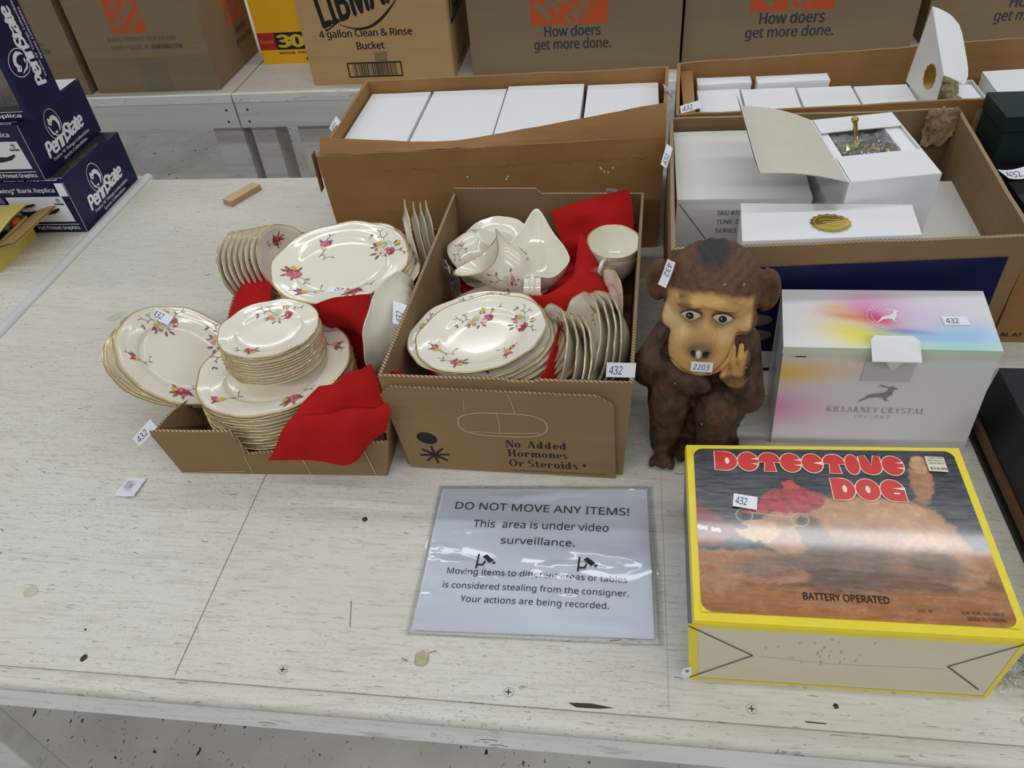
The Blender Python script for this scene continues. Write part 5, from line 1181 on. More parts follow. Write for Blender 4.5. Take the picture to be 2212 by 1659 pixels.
def monkey():
    loc = (.112, .800, 0)
    def E(x, y, z, c, r): 
        k = np.sqrt(((x-c[0])/r[0])**2+((y-c[1])/r[1])**2+((z-c[2])/r[2])**2); return (k-1)*min(r)
    def Cp(x, y, z, a, b, ra, rb):
        a = np.array(a); b = np.array(b); d = b-a; L = (d**2).sum()
        t = np.clip(((x-a[0])*d[0]+(y-a[1])*d[1]+(z-a[2])*d[2])/L, 0, 1)
        return np.sqrt((x-a[0]-t*d[0])**2+(y-a[1]-t*d[1])**2+(z-a[2]-t*d[2])**2)-(ra+(rb-ra)*t)
    def sm(a, b, k): h = np.clip(.5+.5*(b-a)/k, 0, 1); return b*(1-h)+a*h-k*h*(1-h)
    def sub(a, b, k): return -sm(-a, b, k)
    def field(x, y, z):
        d = E(x, y, z, (0, .012, .105), (.058, .050, .100))                       # trunk
        d = sm(d, E(x, y, z, (0, .012, .155), (.066, .042, .040)), .02)           # shoulders
        d = sm(d, E(x, y, z, (0, .02, .035), (.072, .058, .042)), .02)            # haunches
        hd = E(x, y, z, (.002, .002, .252), (.073, .066, .060))                   # skull
        hd = sm(hd, E(x, y, z, (0, -.030, .243), (.058, .038, .036)), .012)       # brow and eye region
        mz = E(x, y, z, (-.004, -.060, .209), (.049, .042, .036))                 # muzzle
        mz = sm(mz, E(x, y, z, (-.004, -.068, .189), (.043, .032, .021)), .014)   # chin and lip
        mz = sm(mz, E(x, y, z, (-.004, -.092, .222), (.018, .013, .013)), .012)   # nose
        hd = sm(hd, mz, .012)
        hd = sm(hd, E(x, y, z, (-.056, -.034, .226), (.017, .020, .013)), .010)   # cheeks
        hd = sm(hd, E(x, y, z, (.056, -.032, .226), (.018, .020, .014)), .010)
        for sx in (-1, 1):
            hd = sm(hd, E(x, y, z, (sx*.027, -.066, .266), (.022, .010, .006)), .007)   # brow ridges
            hd = sub(hd, E(x, y, z, (sx*.023, -.074, .251), (.014, .009, .008)), .006)  # sockets
            er = E(x, y, z, (sx*.082, .006, .252), (.021, .011, .031)); er = sub(er, E(x, y, z, (sx*.087, -.010, .251), (.013, .011, .021)), .004); hd = sm(hd, er, .008)
        hd = sub(hd, Cp(x, y, z, (-.012, -.104, .214), (-.012, -.099, .220), .0035, .003), .003)  # nostrils
        hd = sub(hd, Cp(x, y, z, (.005, -.104, .214), (.005, -.099, .220), .0035, .003), .003)
        mp = [(-.042, -.084, .190), (-.022, -.099, .181), (.002, -.103, .179), (.022, -.097, .187), (.038, -.082, .203), (.046, -.064, .222)]
        for a, b in zip(mp[:-1], mp[1:]): hd = sub(hd, Cp(x, y, z, a, b, .0028, .0028), .002)    # mouth line
        d = sm(d, hd, .010)
        # arm at the viewer's left: across the chest under the chin
        d = sm(d, Cp(x, y, z, (-.060, .012, .160), (-.088, -.024, .128), .028, .026), .012)
        d = sm(d, Cp(x, y, z, (-.088, -.024, .128), (-.014, -.066, .142), .025, .019), .010)
        d = sm(d, E(x, y, z, (-.002, -.068, .141), (.022, .014, .012)), .008)
        # arm at the viewer's right: elbow low, hand on the cheek
        d = sm(d, Cp(x, y, z, (.062, .014, .162), (.082, -.018, .098), .026, .024), .012)
        d = sm(d, Cp(x, y, z, (.080, -.022, .096), (.056, -.062, .152), .023, .016), .010)
        d = sm(d, E(x, y, z, (.056, -.064, .166), (.017, .012, .017)), .007)
        for k, (fx, fz, L) in enumerate([(.036, .172, .024), (.0465, .182, .028), (.0575, .186, .028), (.068, .181, .024)]):
            d = sm(d, Cp(x, y, z, (fx+.004, -.070, fz-.010), (fx-.001, -.072, fz+L*.35), .0060, .0052), .0012)
            d = sm(d, Cp(x, y, z, (fx-.001, -.072, fz+L*.35), (fx-.002, -.064, fz+L*.8), .0052, .0044), .0012)
        d = sm(d, Cp(x, y, z, (.046, -.072, .156), (.034, -.078, .168), .0065, .0055), .003)
        # legs: knees up, feet forward
        for sx, kx, ky, kz in ((-1, -.045, -.052, .098), (1, .034, -.054, .092)):
            d = sm(d, Cp(x, y, z, (sx*.044, .020, .050), (kx, ky, kz), .043, .036), .012)
            d = sm(d, Cp(x, y, z, (kx, ky, kz), (kx-.004, -.050, .026), .033, .026), .010)
            d = sm(d, Cp(x, y, z, (kx-.004, -.046, .014), (kx-.002, -.086, .011), .015, .012), .010)
            for q in range(4): d = sm(d, Cp(x, y, z, (kx-.016+.009*q, -.088, .009), (kx-.018+.010*q, -.098, .008), .0062, .0050), .002)
        d = sm(d, E(x, y, z, (0, -.01, .006), (.078, .072, .012)), .01)           # rough plaster base
        d = np.maximum(d, -z)
        g = np.where(np.abs(x) > .078, .0, 1.0)*.0011*np.sin(x*330+np.sin(z*160)*1.5)*np.sin(z*210+y*120)             # carved fur
        return d+g*np.clip((.030-np.abs(y+.10))*0+1, 0, 1)*np.where((y < -.045) & (z > .155) & (z < .275) & (np.abs(x) < .07), .15, 1.0)
    V, Fq = surface_net(field, (-.112, -.116, -.004), (.112, .084, .322), .0025)
    x, y, z = V.T
    lin = lambda r, g, b: np.array(S(r, g, b)[:3])
    brown, dk, tan, blackp, pinkl, cream = lin(104, 72, 52), lin(46, 32, 24), lin(206, 160, 98), lin(44, 40, 38), lin(206, 118, 84), lin(222, 196, 150)
    C = np.tile(brown, (len(V), 1))
    def mixc(m, c): 
        nonlocal C
        m = np.clip(m, 0, 1)[:, None]; C = C*(1-m)+c*m
    def soft(d, w): return np.clip(.5-d/w, 0, 1)
    nv = np.array([noise.noise(Vector(p)*55) for p in V]); nf = np.array([noise.noise(Vector((p[0]*160, p[1]*160, p[2]*90))) for p in V])
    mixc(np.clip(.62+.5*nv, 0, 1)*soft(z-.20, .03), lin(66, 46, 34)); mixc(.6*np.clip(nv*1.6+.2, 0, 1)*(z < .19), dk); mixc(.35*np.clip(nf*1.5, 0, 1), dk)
    mixc(.9*soft(np.hypot((x+.002)/.026, (y+.002)/.036)-1+.35*nf, .5)*(z > .285), lin(46, 50, 54))
    # painted face: forehead line down to the chin
    hair = .2735-.0*x+.004*np.cos(x*60)-.30*np.clip(np.abs(x)-.045, 0, 1)
    face = soft(z-hair, .006)*soft(y+.030-.25*np.abs(x)*0, .014)*(z > .166)*soft(np.abs(x+.001)-.0655, .006)
    under = soft(z-.169, .005)
    face = face*(1-under)*(1-((y > -.056) & (z < .203) & (np.abs(x+.004) > .038)))
    hand = (np.hypot(np.hypot(x-.052, y+.072), (z-.180)) < .030) & (x > .029)
    mixc(face*(1-.0*hand), tan); mixc(.55*face*soft(np.abs(z-.234)-.010, .012)*soft(.025-np.abs(x), .02), cream)
    mixc(.9*hand*soft(.020-np.abs(z-.19)*.6, .02), lin(186, 134, 84)); 
    for ex in (-.023, .023):
        mixc(.75*soft(np.hypot((x-ex)/.020, (z-.249)/.011)-1, .5)*face, lin(122, 104, 76))
    mixc(.75*soft(np.hypot((x+.034)/.011, (z-.266)/.006)-1, .6)*face, lin(74, 56, 34)); mixc(.35*soft(np.hypot((x-.032)/.016, (z-.269)/.0035)-1, .6)*face, lin(120, 90, 52))
    mixc(.85*soft(np.hypot((x+.004)/.021, (z-.222)/.014)-1, .8)*face*(y < -.07), lin(104, 84, 58)); mixc(1.0*soft(np.hypot((np.abs(x+.0035)-.0085)/.005, (z-.2155)/.006)-1, .5)*(y < -.088), blackp)
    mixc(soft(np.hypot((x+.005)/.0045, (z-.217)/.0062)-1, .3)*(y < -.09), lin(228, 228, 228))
    lipz = np.interp(x, [-.042, -.022, .002, .022, .038, .046], [.190, .181, .179, .187, .203, .222])
    mixc(.85*soft(np.abs(z-lipz)-.0018, .002)*face, lin(86, 52, 30)); mixc(.9*soft(np.abs(z-(lipz-.0065))-.0040, .003)*face*(np.abs(x-.006) < .024), pinkl)
    mixc(.9*soft(np.hypot((x-.002)/.014, (z-lipz-.0015)/.0012)-1, .6)*face*(nf > -.1), lin(226, 220, 206))
    chip = (nv*0+np.array([noise.noise(Vector(p)*230+Vector((3, 1, 7))) for p in V]) > .76) & (face < .3)
    mixc(chip*.9, lin(206, 200, 190))
    t = thing('monkey_figurine', 'brown painted plaster monkey sitting with one hand on its cheek', 'figurine', loc, rot=Matrix.Rotation(-.16, 3, 'Z').to_quaternion())
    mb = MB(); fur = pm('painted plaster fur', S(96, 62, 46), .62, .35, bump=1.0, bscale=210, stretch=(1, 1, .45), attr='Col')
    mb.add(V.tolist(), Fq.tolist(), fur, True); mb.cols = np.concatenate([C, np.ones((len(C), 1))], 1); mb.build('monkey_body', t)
    white, iris, line_ = pm('painted eye white and highlight', S(206, 200, 184), .3), pm('painted dark iris', S(34, 26, 24), .25), pm('painted lid line', S(70, 52, 38), .5)
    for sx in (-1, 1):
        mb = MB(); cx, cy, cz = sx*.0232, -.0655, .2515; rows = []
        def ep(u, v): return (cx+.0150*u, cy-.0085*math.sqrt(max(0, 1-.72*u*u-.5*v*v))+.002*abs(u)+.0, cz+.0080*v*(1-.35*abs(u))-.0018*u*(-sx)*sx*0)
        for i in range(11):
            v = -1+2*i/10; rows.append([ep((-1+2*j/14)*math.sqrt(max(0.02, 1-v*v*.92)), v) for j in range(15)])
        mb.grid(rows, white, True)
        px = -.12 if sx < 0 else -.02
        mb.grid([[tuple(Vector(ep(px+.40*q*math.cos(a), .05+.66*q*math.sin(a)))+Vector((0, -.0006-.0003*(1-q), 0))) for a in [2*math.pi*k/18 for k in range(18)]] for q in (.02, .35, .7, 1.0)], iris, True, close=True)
        mb.add([tuple(Vector(ep(px-.1+.09*math.cos(a), .28+.12*math.sin(a)))+Vector((0, -.0016, 0))) for a in [2*math.pi*k/8 for k in range(8)]], [tuple(range(8))], white, True)  # highlight painted on the iris as a small white dot
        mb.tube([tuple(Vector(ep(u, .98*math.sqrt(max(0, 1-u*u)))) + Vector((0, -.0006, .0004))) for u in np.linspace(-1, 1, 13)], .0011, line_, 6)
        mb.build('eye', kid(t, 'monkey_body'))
    t.scale = (.79, .84, 1.0)
    sticker(t, (0, 0, 0), (-.0665, -.030, .283), (-.30, -.45, -.85), (.75, -.60, .1), '432', w=.034, h=.017, curl=.001)
    sticker(t, (0, 0, 0), (.002, -.1065, .1995), (1, .05, .02), (0, .10, .98), '2203', w=.032, h=.014, pad=.75)['label'] = 'white price sticker on the muzzle'
monkey()
# ================================================================== printed pictures (a fine grid of coloured paper cells)
def raster(mb_name, parent, off, P, nx, ny, fn, mat_, label=None):
    mb = MB(); g = [[P(i/nx, j/ny) for i in range(nx+1)] for j in range(ny+1)]
    mb.grid(g, mat_, False)
    U, Vv = np.meshgrid(np.linspace(0, 1, nx+1), np.linspace(0, 1, ny+1)); c = fn(U.ravel(), Vv.ravel())
    mb.cols = np.concatenate([c, np.ones((len(c), 1))], 1); o = mb.build(mb_name, parent, off)
    if label: o['label'] = label
    return o
def lin3(r, g, b): return np.array(S(r, g, b)[:3])
def over(C, m, c): m = np.clip(m, 0, 1)[:, None]; return C*(1-m)+c*m
def gs(u, v, cx, cy, rx, ry, rot=0.0, p=1.0):
    x, y = u-cx, v-cy; a = x*math.cos(rot)+y*math.sin(rot); b = -x*math.sin(rot)+y*math.cos(rot); return np.exp(-((a/rx)**2+(b/ry)**2)**p)
def el(u, v, cx, cy, rx, ry, rot=0.0, soft=.12):
    x, y = u-cx, v-cy; a = x*math.cos(rot)+y*math.sin(rot); b = -x*math.sin(rot)+y*math.cos(rot); return np.clip((1-np.hypot(a/rx, b/ry))/soft+.5, 0, 1)
_tab = np.random.RandomState(4).rand(64, 64)
def vn(u, v):
    i, j = np.floor(u).astype(int), np.floor(v).astype(int); f, g = u-i, v-j; f = f*f*(3-2*f); g = g*g*(3-2*g)
    T = lambda a, b: _tab[a % 64, b % 64]
    return T(i, j)*(1-f)*(1-g)+T(i+1, j)*f*(1-g)+T(i, j+1)*(1-f)*g+T(i+1, j+1)*f*g
def deer(flip=1):
    return [(-.50, -.50), (-.40, -.46), (-.20, -.26), (.02, -.20), (.18, -.22), (.24, -.40), (.34, -.42), (.36, -.38), (.29, -.36), (.28, -.20), (.40, -.02), (.40, .14), (.42, .26), (.52, .30), (.50, .36), (.42, .40), (.36, .50), (.33, .42), (.18, .46), (.02, .58), (.0, .55), (.12, .45), (-.02, .46), (-.04, .43), (.14, .40), (.28, .36), (.26, .18), (.14, .06), (-.10, .0), (-.24, -.10), (-.30, -.24), (-.44, -.42)]

# ------------------------------------------------------------------ the crystal box
kF0, kF1, kB1, kB0 = Vector((.216, .781, 0)), Vector((.470, .779, 0)), Vector((.487, .908, 0)), Vector((.228, .912, 0))
tF0, tF1, tB1, tB0 = Vector((.2085, .787, .170)), Vector((.4655, .785, .170)), Vector((.4815, .909, .170)), Vector((.2225, .910, .170))
ko = (.345, .785, 0); K = thing('crystal_gift_box', 'white glossy gift box with a rainbow swirl on its lid, beside the monkey', 'gift box', ko)
M_KW = pm('white glossy card', S(224, 220, 222), .35, .45); M_PRINT = pm('printed glossy card', S(255, 255, 255), .32, .45, attr='Col'); M_SILV = pm('silver ink', S(142, 136, 138), .5)
def bil(a, b, c, d, lift): 
    n = (b-a).cross(d-a).normalized()
    return lambda s, t: tuple(a.lerp(b, s).lerp(d.lerp(c, s), t)+n*lift)
mb = MB(); mb.add([kF0, kF1, kB1, kB0, tF0, tF1, tB1, tB0], [(3, 2, 1, 0), (1, 2, 6, 5), (2, 3, 7, 6), (3, 0, 4, 7)], M_KW)
q = bil(kB0, kF0, tF0, tB0, .0004)
mb.add([q(0, 0), q(1, 0), q(1, 1), q(0, 1)], [(0, 1, 2, 3)], M_KW); mb.build('box_body', K, ko, .001)
def kfront(u, v):
    C = np.tile(lin3(222, 218, 220), (len(u), 1)); C = over(C, .95*gs(u, v, -.02, .74, .34, .12, .15), lin3(236, 190, 90)); C = over(C, .9*gs(u, v, -.02, .40, .24, .17), lin3(222, 120, 172)); C = over(C, .35*gs(u, v, .3, .35, .3, .2), lin3(226, 205, 222)); return C
raster('front_print', K, ko, bil(kF0, kF1, tF1, tF0, .0), 50, 34, kfront, M_PRINT)
def klid(u, v):
    C = np.tile(lin3(232, 229, 231), (len(u), 1))
    C = over(C, .75*gs(u, v, .42, .68, .16, .30), lin3(232, 130, 190)); C = over(C, .45*gs(u, v, .62, .52, .24, .30), lin3(214, 176, 226))
    C = over(C, .95*gs(u, v, .36, .22, .15, .26, .5), lin3(244, 226, 62)); C = over(C, .85*gs(u, v, .34, .52, .16, .055, -.95*.5), lin3(226, 150, 50)); C = over(C, .7*gs(u, v, .27, .68, .09, .07, -.6), lin3(240, 186, 96))
    C = over(C, .9*gs(u, v, .46, .50, .07, .16, .4), lin3(218, 62, 112)); C = over(C, .85*gs(u, v, .60, .28, .14, .05, -.25), lin3(120, 96, 190)); C = over(C, .8*gs(u, v, .50, .17, .10, .10, -.5), lin3(128, 190, 84))
    C = over(C, .85*gs(u, v, .86, .22, .22, .20, .45), lin3(142, 196, 232)); C = over(C, .6*gs(u, v, .66, .18, .16, .07, -.05), lin3(120, 190, 230)); C = over(C, .75*gs(u, v, .78, .03, .26, .07), lin3(150, 218, 196)); C = over(C, .6*gs(u, v, .55, .02, .10, .06), lin3(214, 236, 130))
    return C
mb = MB(); mb.add([tF0+Vector((-.001, -.0014, -.010)), tF1+Vector((.001, -.0014, -.010)), tF1+Vector((.001, -.0014, .0)), tF0+Vector((-.001, -.0014, .0))], [(0, 1, 2, 3)], pm('mint lid edge', S(206, 224, 200), .35)); mb.build('lid_edge', K, ko)
lid = raster('lid', K, ko, bil(tF0+Vector((-.001, -.0015, 0)), tF1+Vector((.001, -.0015, 0)), tB1, tB0, .0008), 90, 46, klid, M_PRINT)
mb = MB(); pk = Pan(tF0+Vector((0, 0, .0011)), (tF1-tF0).normalized(), (tB0-tF0).normalized(), .0003)
sx, sy = .131, .066
mb.poly(pk, [(sx+.030*a, sy+.030*b) for a, b in deer()], M_LETTERW, 1); ring(mb, pk, sx, sy, .0255, .0285, .0005, M_LETTERW, 1, 40); ring(mb, pk, sx, sy, .0195, .022, .0004, M_LETTERW, 1, 40)
for s, a0, a1 in [('KILLARNEY', 2.6, .6), ('CRYSTAL', 3.75, 5.65)]:
    for k, ch in enumerate(s):
        a = a0+(a1-a0)*k/(len(s)-1); V, F = text_mesh(ch, 0, 0, 1); ro = a-math.pi/2 if a0 < 3 else a+math.pi/2
        mb.add([pk.pt(sx+.0225*math.cos(a)+.0036*((p-.5)*math.cos(ro)-(r-.5)*math.sin(ro)), sy+.0252*math.sin(a)+.0036*((p-.5)*math.sin(ro)+(r-.5)*math.cos(ro)), 1) for p, r in V], F, M_LETTERW)
mb.build('deer_emblem', lid, ko)
nf = (kF1-kF0).cross(tF0-kF0).normalized(); pf = Pan(kF0+nf*.0010, (kF1-kF0).normalized(), (tF0-kF0).normalized(), .0003)
mb = MB(); mb.poly(pf, [(.125+.046*a, .0965+.029*b) for a, b in deer()], M_SILV, 1)
serif(mb, pf, 'KILLARNEY CRYSTAL', .066, .0635, .0095, M_SILV, width=.124, w=.11, t=.045, gap=.12); mb.text(pf, 'IRELAND', .104, .053, .044, .0055, pm('pale silver ink', S(176, 172, 174), .5), 1, spacing=1.6); mb.build('front_lettering', K, ko)
mb = MB(); a = pf                                               # tongue that closes the lid, with the recess below it
mb.poly(a, [(.100, .118), (.160, .118), (.163, .156), (.103, .156)], pm('recess card', S(196, 190, 190), .6), 2)
out = [(.0, 0), (.0, .022), (.006, .030), (.052, .030), (.058, .022), (.058, 0)]
fr = lambda x, y: tuple(tF0+(tF1-tF0).normalized()*(.103+x)+Vector((0, -.020+y*1.05, -.004+.016*math.sin(y*52))))
mb.add([fr(x, y) for x, y in out], [(0, 1, 2, 3, 4, 5)], M_WHITEBOX); mb.add([tuple(Vector(fr(x, y))-Vector((0, 0, .0012))) for x, y in out][::-1], [(0, 1, 2, 3, 4, 5)], M_WHITEBOX)
low = [fr(.016+.024*k/8, 0) for k in range(9)]; dr = [tuple(Vector(fr(.016+.024*k/8, 0))+Vector((0, .003, -.015*math.sin(math.pi*k/8)))) for k in range(9)]
mb.grid([dr, low], M_WHITEBOX); mb.build('lid_tongue', lid, ko)
sticker(K, ko, (.428, .842, .1712), (1, .02, 0), (0, 1, 0), '432', w=.031, h=.018, pad=.5)
mb = MB(); mb.box(.224, .236, .7795, .7805, .159, .1605, M_SLIT); mb.build('lid_slit', K, ko)

# ------------------------------------------------------------------ the toy dog box
do = (.238, .54, 0); DG = thing('toy_dog_box', 'yellow edged toy box titled Detective Dog lying at the right front', 'toy box', do)
dB = [(.0855, .4215), (.388, .4235), (.392, .665), (.090, .657)]; dT = [(.0795, .4195), (.392, .4215), (.3975, .668), (.0835, .659)]; HZ = .120
M_YELC = pm('yellow box edge', S(236, 214, 44), .3, .45, var=.35, vscale=60, dark=S(224, 200, 60)); M_CREAM = pm('cream box card', S(218, 208, 182), .55, .3, var=.35, vscale=25, dark=S(204, 194, 166))
M_DSIDE = pm('blue grey printed side', S(108, 110, 138), .4, .4, var=.7, vscale=18, dark=S(62, 60, 76))
M_REDL = pm('red title letters', S(208, 44, 40), .25, .45); M_CREAML = pm('cream title outline', S(242, 228, 200), .3)
mb = MB(); Vt = [(p[0], p[1], 0) for p in dB]+[(p[0], p[1], HZ-.004) for p in dT]
mb.add(Vt, [(3, 2, 1, 0), (2, 3, 7, 6)], M_CREAM); mb.add(Vt, [(0, 1, 5, 4)], M_CREAM); mb.add(Vt, [(1, 2, 6, 5)], M_YELC); mb.add(Vt, [(3, 0, 4, 7)], M_DSIDE)
mb.build('box_body', DG, do)
a, b = Vector(Vt[0]), Vector(Vt[1]); fu = (b-a).normalized(); fv = (Vector(Vt[4])-a).normalized(); pf = Pan(a, fu, fv, .0004)
wB_, wT_ = (b-a).length, (Vector(Vt[5])-Vector(Vt[4])).length; x0t = -.006*0
mb = MB()
mb.poly(pf, [(-.0005, 0), (.0085, 0), (.0045, HZ-.004), (-.005, HZ-.004)], M_YELC, 1); mb.poly(pf, [(wB_-.004, 0), (wB_+.0005, 0), (wB_+.0075, HZ-.004), (wB_+.002, HZ-.004)], M_YELC, 1); mb.poly(pf, [(0, 0), (wB_, 0), (wB_, .004), (0, .0035)], M_YELC, 1)
for L in ([(-.004, .112), (.062, .060), (-.000, .004)], [(wB_+.006, .115), (wB_-.052, .062), (wB_-.012, .018)]): mb.line(pf, L, .0014, M_SLIT, 2)
mb.line(pf, [(.07, .058), (.14, .052), (.20, .054), (wB_-.055, .056)], .0006, pm('faint fold', S(190, 180, 156), .6), 1)
for k in range(26): x = .13+rnd.gauss(0, .03); z = .075+rnd.gauss(0, .018); mb.poly(pf, [(x, z), (x+.0012, z), (x+.001, z+rnd.uniform(.002, .007)), (x-.0003, z+.003)], pm('scuff', S(190, 178, 150), .7) if k == 0 else mb.mats[-1], 1)
mb.build('end_flaps', DG, do)
mb = MB(); rim = [(p[0], p[1], HZ-.004) for p in dT]; top = [(p[0]+(.0012 if p[0] < .2 else -.0012), p[1]+(.0012 if p[1] < .5 else -.0012), HZ) for p in dT]
mb.add(top, [(0, 1, 2, 3)], M_YELC); mb.grid([[(q[0], q[1], q[2]-.007) for q in rim], rim, top], M_YELC, False, close=True); mb.build('lid', DG, do, .0006)
tl_, tr_, br_, bl_ = [Vector(q) for q in (top[3], top[2], top[1], top[0])]
pic_bl, pic_br, pic_tr, pic_tl = bl_+Vector((.0075, .010, .0006)), br_+Vector((-.0075, .010, .0006)), tr_+Vector((-.009, -.006, .0006)), tl_+Vector((.008, -.006, .0006))
def dogpic(u, v):
    u0, v0 = u, v; u = u+.016*(vn(u*70+5, v*55)-.5)+.012*(vn(u*22, v*24+9)-.5); v = v+.022*(vn(u*60+31, v*50+3)-.5)+.014*(vn(u*20+8, v*22)-.5)
    n1 = vn(u*9, v*60); n2 = vn(u*40+7, v*90); n3 = vn(u*120, v*110); n4 = vn(u*5+3, v*6)
    C = np.tile(lin3(30, 36, 44), (len(u), 1)); C = over(C, .35*n1*n4+.15*n2, lin3(92, 98, 112))
    fl = np.clip((.34+.05*u-v)/.012, 0, 1); C = over(C, fl, lin3(176, 112, 58)); C = over(C, fl*.6*np.clip(vn(u*7, v*130)-.35, 0, 1), lin3(126, 76, 36))
    C = over(C, np.clip((.165-u0-.9*abs(v0-.46))/.02, 0, 1)*(v0 > .36), lin3(128, 36, 38)); C = over(C, (np.abs(v0-.475+.25*u0) < .012)*(u0 < .085)*(np.abs(u0-.042) > .006)*.9, lin3(216, 206, 200))
    fur, lt, dk = lin3(178, 124, 84), lin3(206, 158, 112), lin3(96, 70, 56)
    def furry(m, c, amt=1.0): return over(C, m*amt, c)
    sh = el(u, v, .55, .20, .45, .06, .02, .6); C = over(C, .65*sh, lin3(60, 44, 36))
    C = furry(el(u, v, .845, .80, .042, .15, -.10, .2), fur); C = furry(el(u, v, .855, .90, .030, .06, 0, .2), lt)          # tail
    C = furry(el(u, v, .62, .50, .27, .20, -.05, .10), fur); C = furry(el(u, v, .80, .42, .13, .22, .25, .12), fur)       # body and rump
    C = furry(.7*el(u, v, .60, .60, .20, .08, -.05, .5), lt); C = furry(.7*el(u, v, .78, .52, .10, .14, .3, .6), lt)
    C = furry(el(u, v, .885, .26, .072, .085, .3, .14), fur); C = furry(.8*el(u, v, .80, .30, .08, .10, .6, .5), dk)     # hind foot
    C = furry(.85*el(u, v, .47, .30, .22, .13, .05, .5), dk)                                                            # belly in the print's dark
    C = furry(el(u, v, .32, .46, .105, .13, .1, .12), fur); C = furry(el(u, v, .22, .46, .075, .065, .2, .12), lt); C = furry(.9*el(u, v, .165, .475, .018, .016), lin3(40, 30, 30))   # head, muzzle, nose
    C = furry(.9*el(u, v, .42, .42, .055, .15, .2, .2), dk)                                                             # ear
    C = furry(el(u, v, .22, .22, .15, .055, -.1, .2), fur); C = furry(el(u, v, .07, .16, .065, .065, 0, .2), fur); C = furry(.6*el(u, v, .22, .24, .12, .05, -.1, .6), dk)  # front paws
    cap = np.maximum(el(u, v, .36, .66, .115, .085, .1, .12), el(u, v, .235, .60, .07, .030, .5, .2)); pl = ((np.sin(u*150+v*40) > .2)*.5+(np.sin(v*130-u*30) > .2)*.5)
    C = over(C, cap, lin3(196, 50, 52)); C = over(C, cap*.55*pl, lin3(70, 44, 56)); C = furry(el(u, v, .36, .755, .03, .025), lin3(206, 70, 64))
    u, v = u0, v0
    for cx, cy in ((.175, .555), (.375, .535)):
        d = np.hypot((u-cx)/.030, (v-cy)/.040); C = over(C, np.clip(1-np.abs(d-1)/.13, 0, 1)*.85, lin3(206, 190, 150)); C = over(C, .9*(d < .55)*(np.hypot((u-cx-.002)/.012, (v-cy)/.016) < 1), lin3(26, 22, 22))
    C = over(C, .8*np.clip(1-np.abs(v-.56+.15*(u-.27))/.006, 0, 1)*((u > .20) & (u < .345)), lin3(206, 190, 150))
    C = C*(.72+.5*vn(u0*90, v0*60)*vn(u0*30+3, v0*26)+.12*n3)[:, None]; C = over(C, .25*np.clip(vn(u0*14, v0*120)-.45, 0, 1), lin3(170, 165, 165))
    return C
M_PIC = pm('printed glossy lid picture', S(255, 255, 255), .20, .5, bump=.12, bscale=35, stretch=(1, 2.4, 1), coat=.5, attr='Col')
pic = raster('lid_picture', DG, do, lambda s, t: tuple(pic_bl.lerp(pic_br, s).lerp(pic_tl.lerp(pic_tr, s), t)), 230, 180, dogpic, M_PIC, 'glossy printed picture of a toy dog in a red cap')
W_ = (pic_br-pic_bl).length; Hh = (pic_tl-pic_bl).length
pp = Pan(pic_bl+Vector((0, 0, .0002)), (pic_br-pic_bl).normalized(), (pic_tl-pic_bl).normalized(), .00025)
mb = MB()
for c_, du, dv in ((pic_bl, pic_br-pic_bl, pic_tl-pic_bl), (pic_br, pic_bl-pic_br, pic_tr-pic_br), (pic_tr, pic_tl-pic_tr, pic_br-pic_tr), (pic_tl, pic_tr-pic_tl, pic_bl-pic_tl)):   # rounded yellow corners
    du, dv = du.normalized(), dv.normalized(); R_ = .012; up = Vector((0, 0, .0004))
    arc = [c_+du*(R_-R_*math.cos(a))+dv*(R_-R_*math.sin(a))+up for a in [math.pi/2*k/8 for k in range(9)]]
    mb = MB(); mb.add([c_-du*.0006-dv*.0006+up]+arc, [(0, k, k+1) if du.cross(dv).z > 0 else (0, k+1, k) for k in range(1, 9)], M_YELC); mb.build('picture_corner', pic, do)
mb = MB()
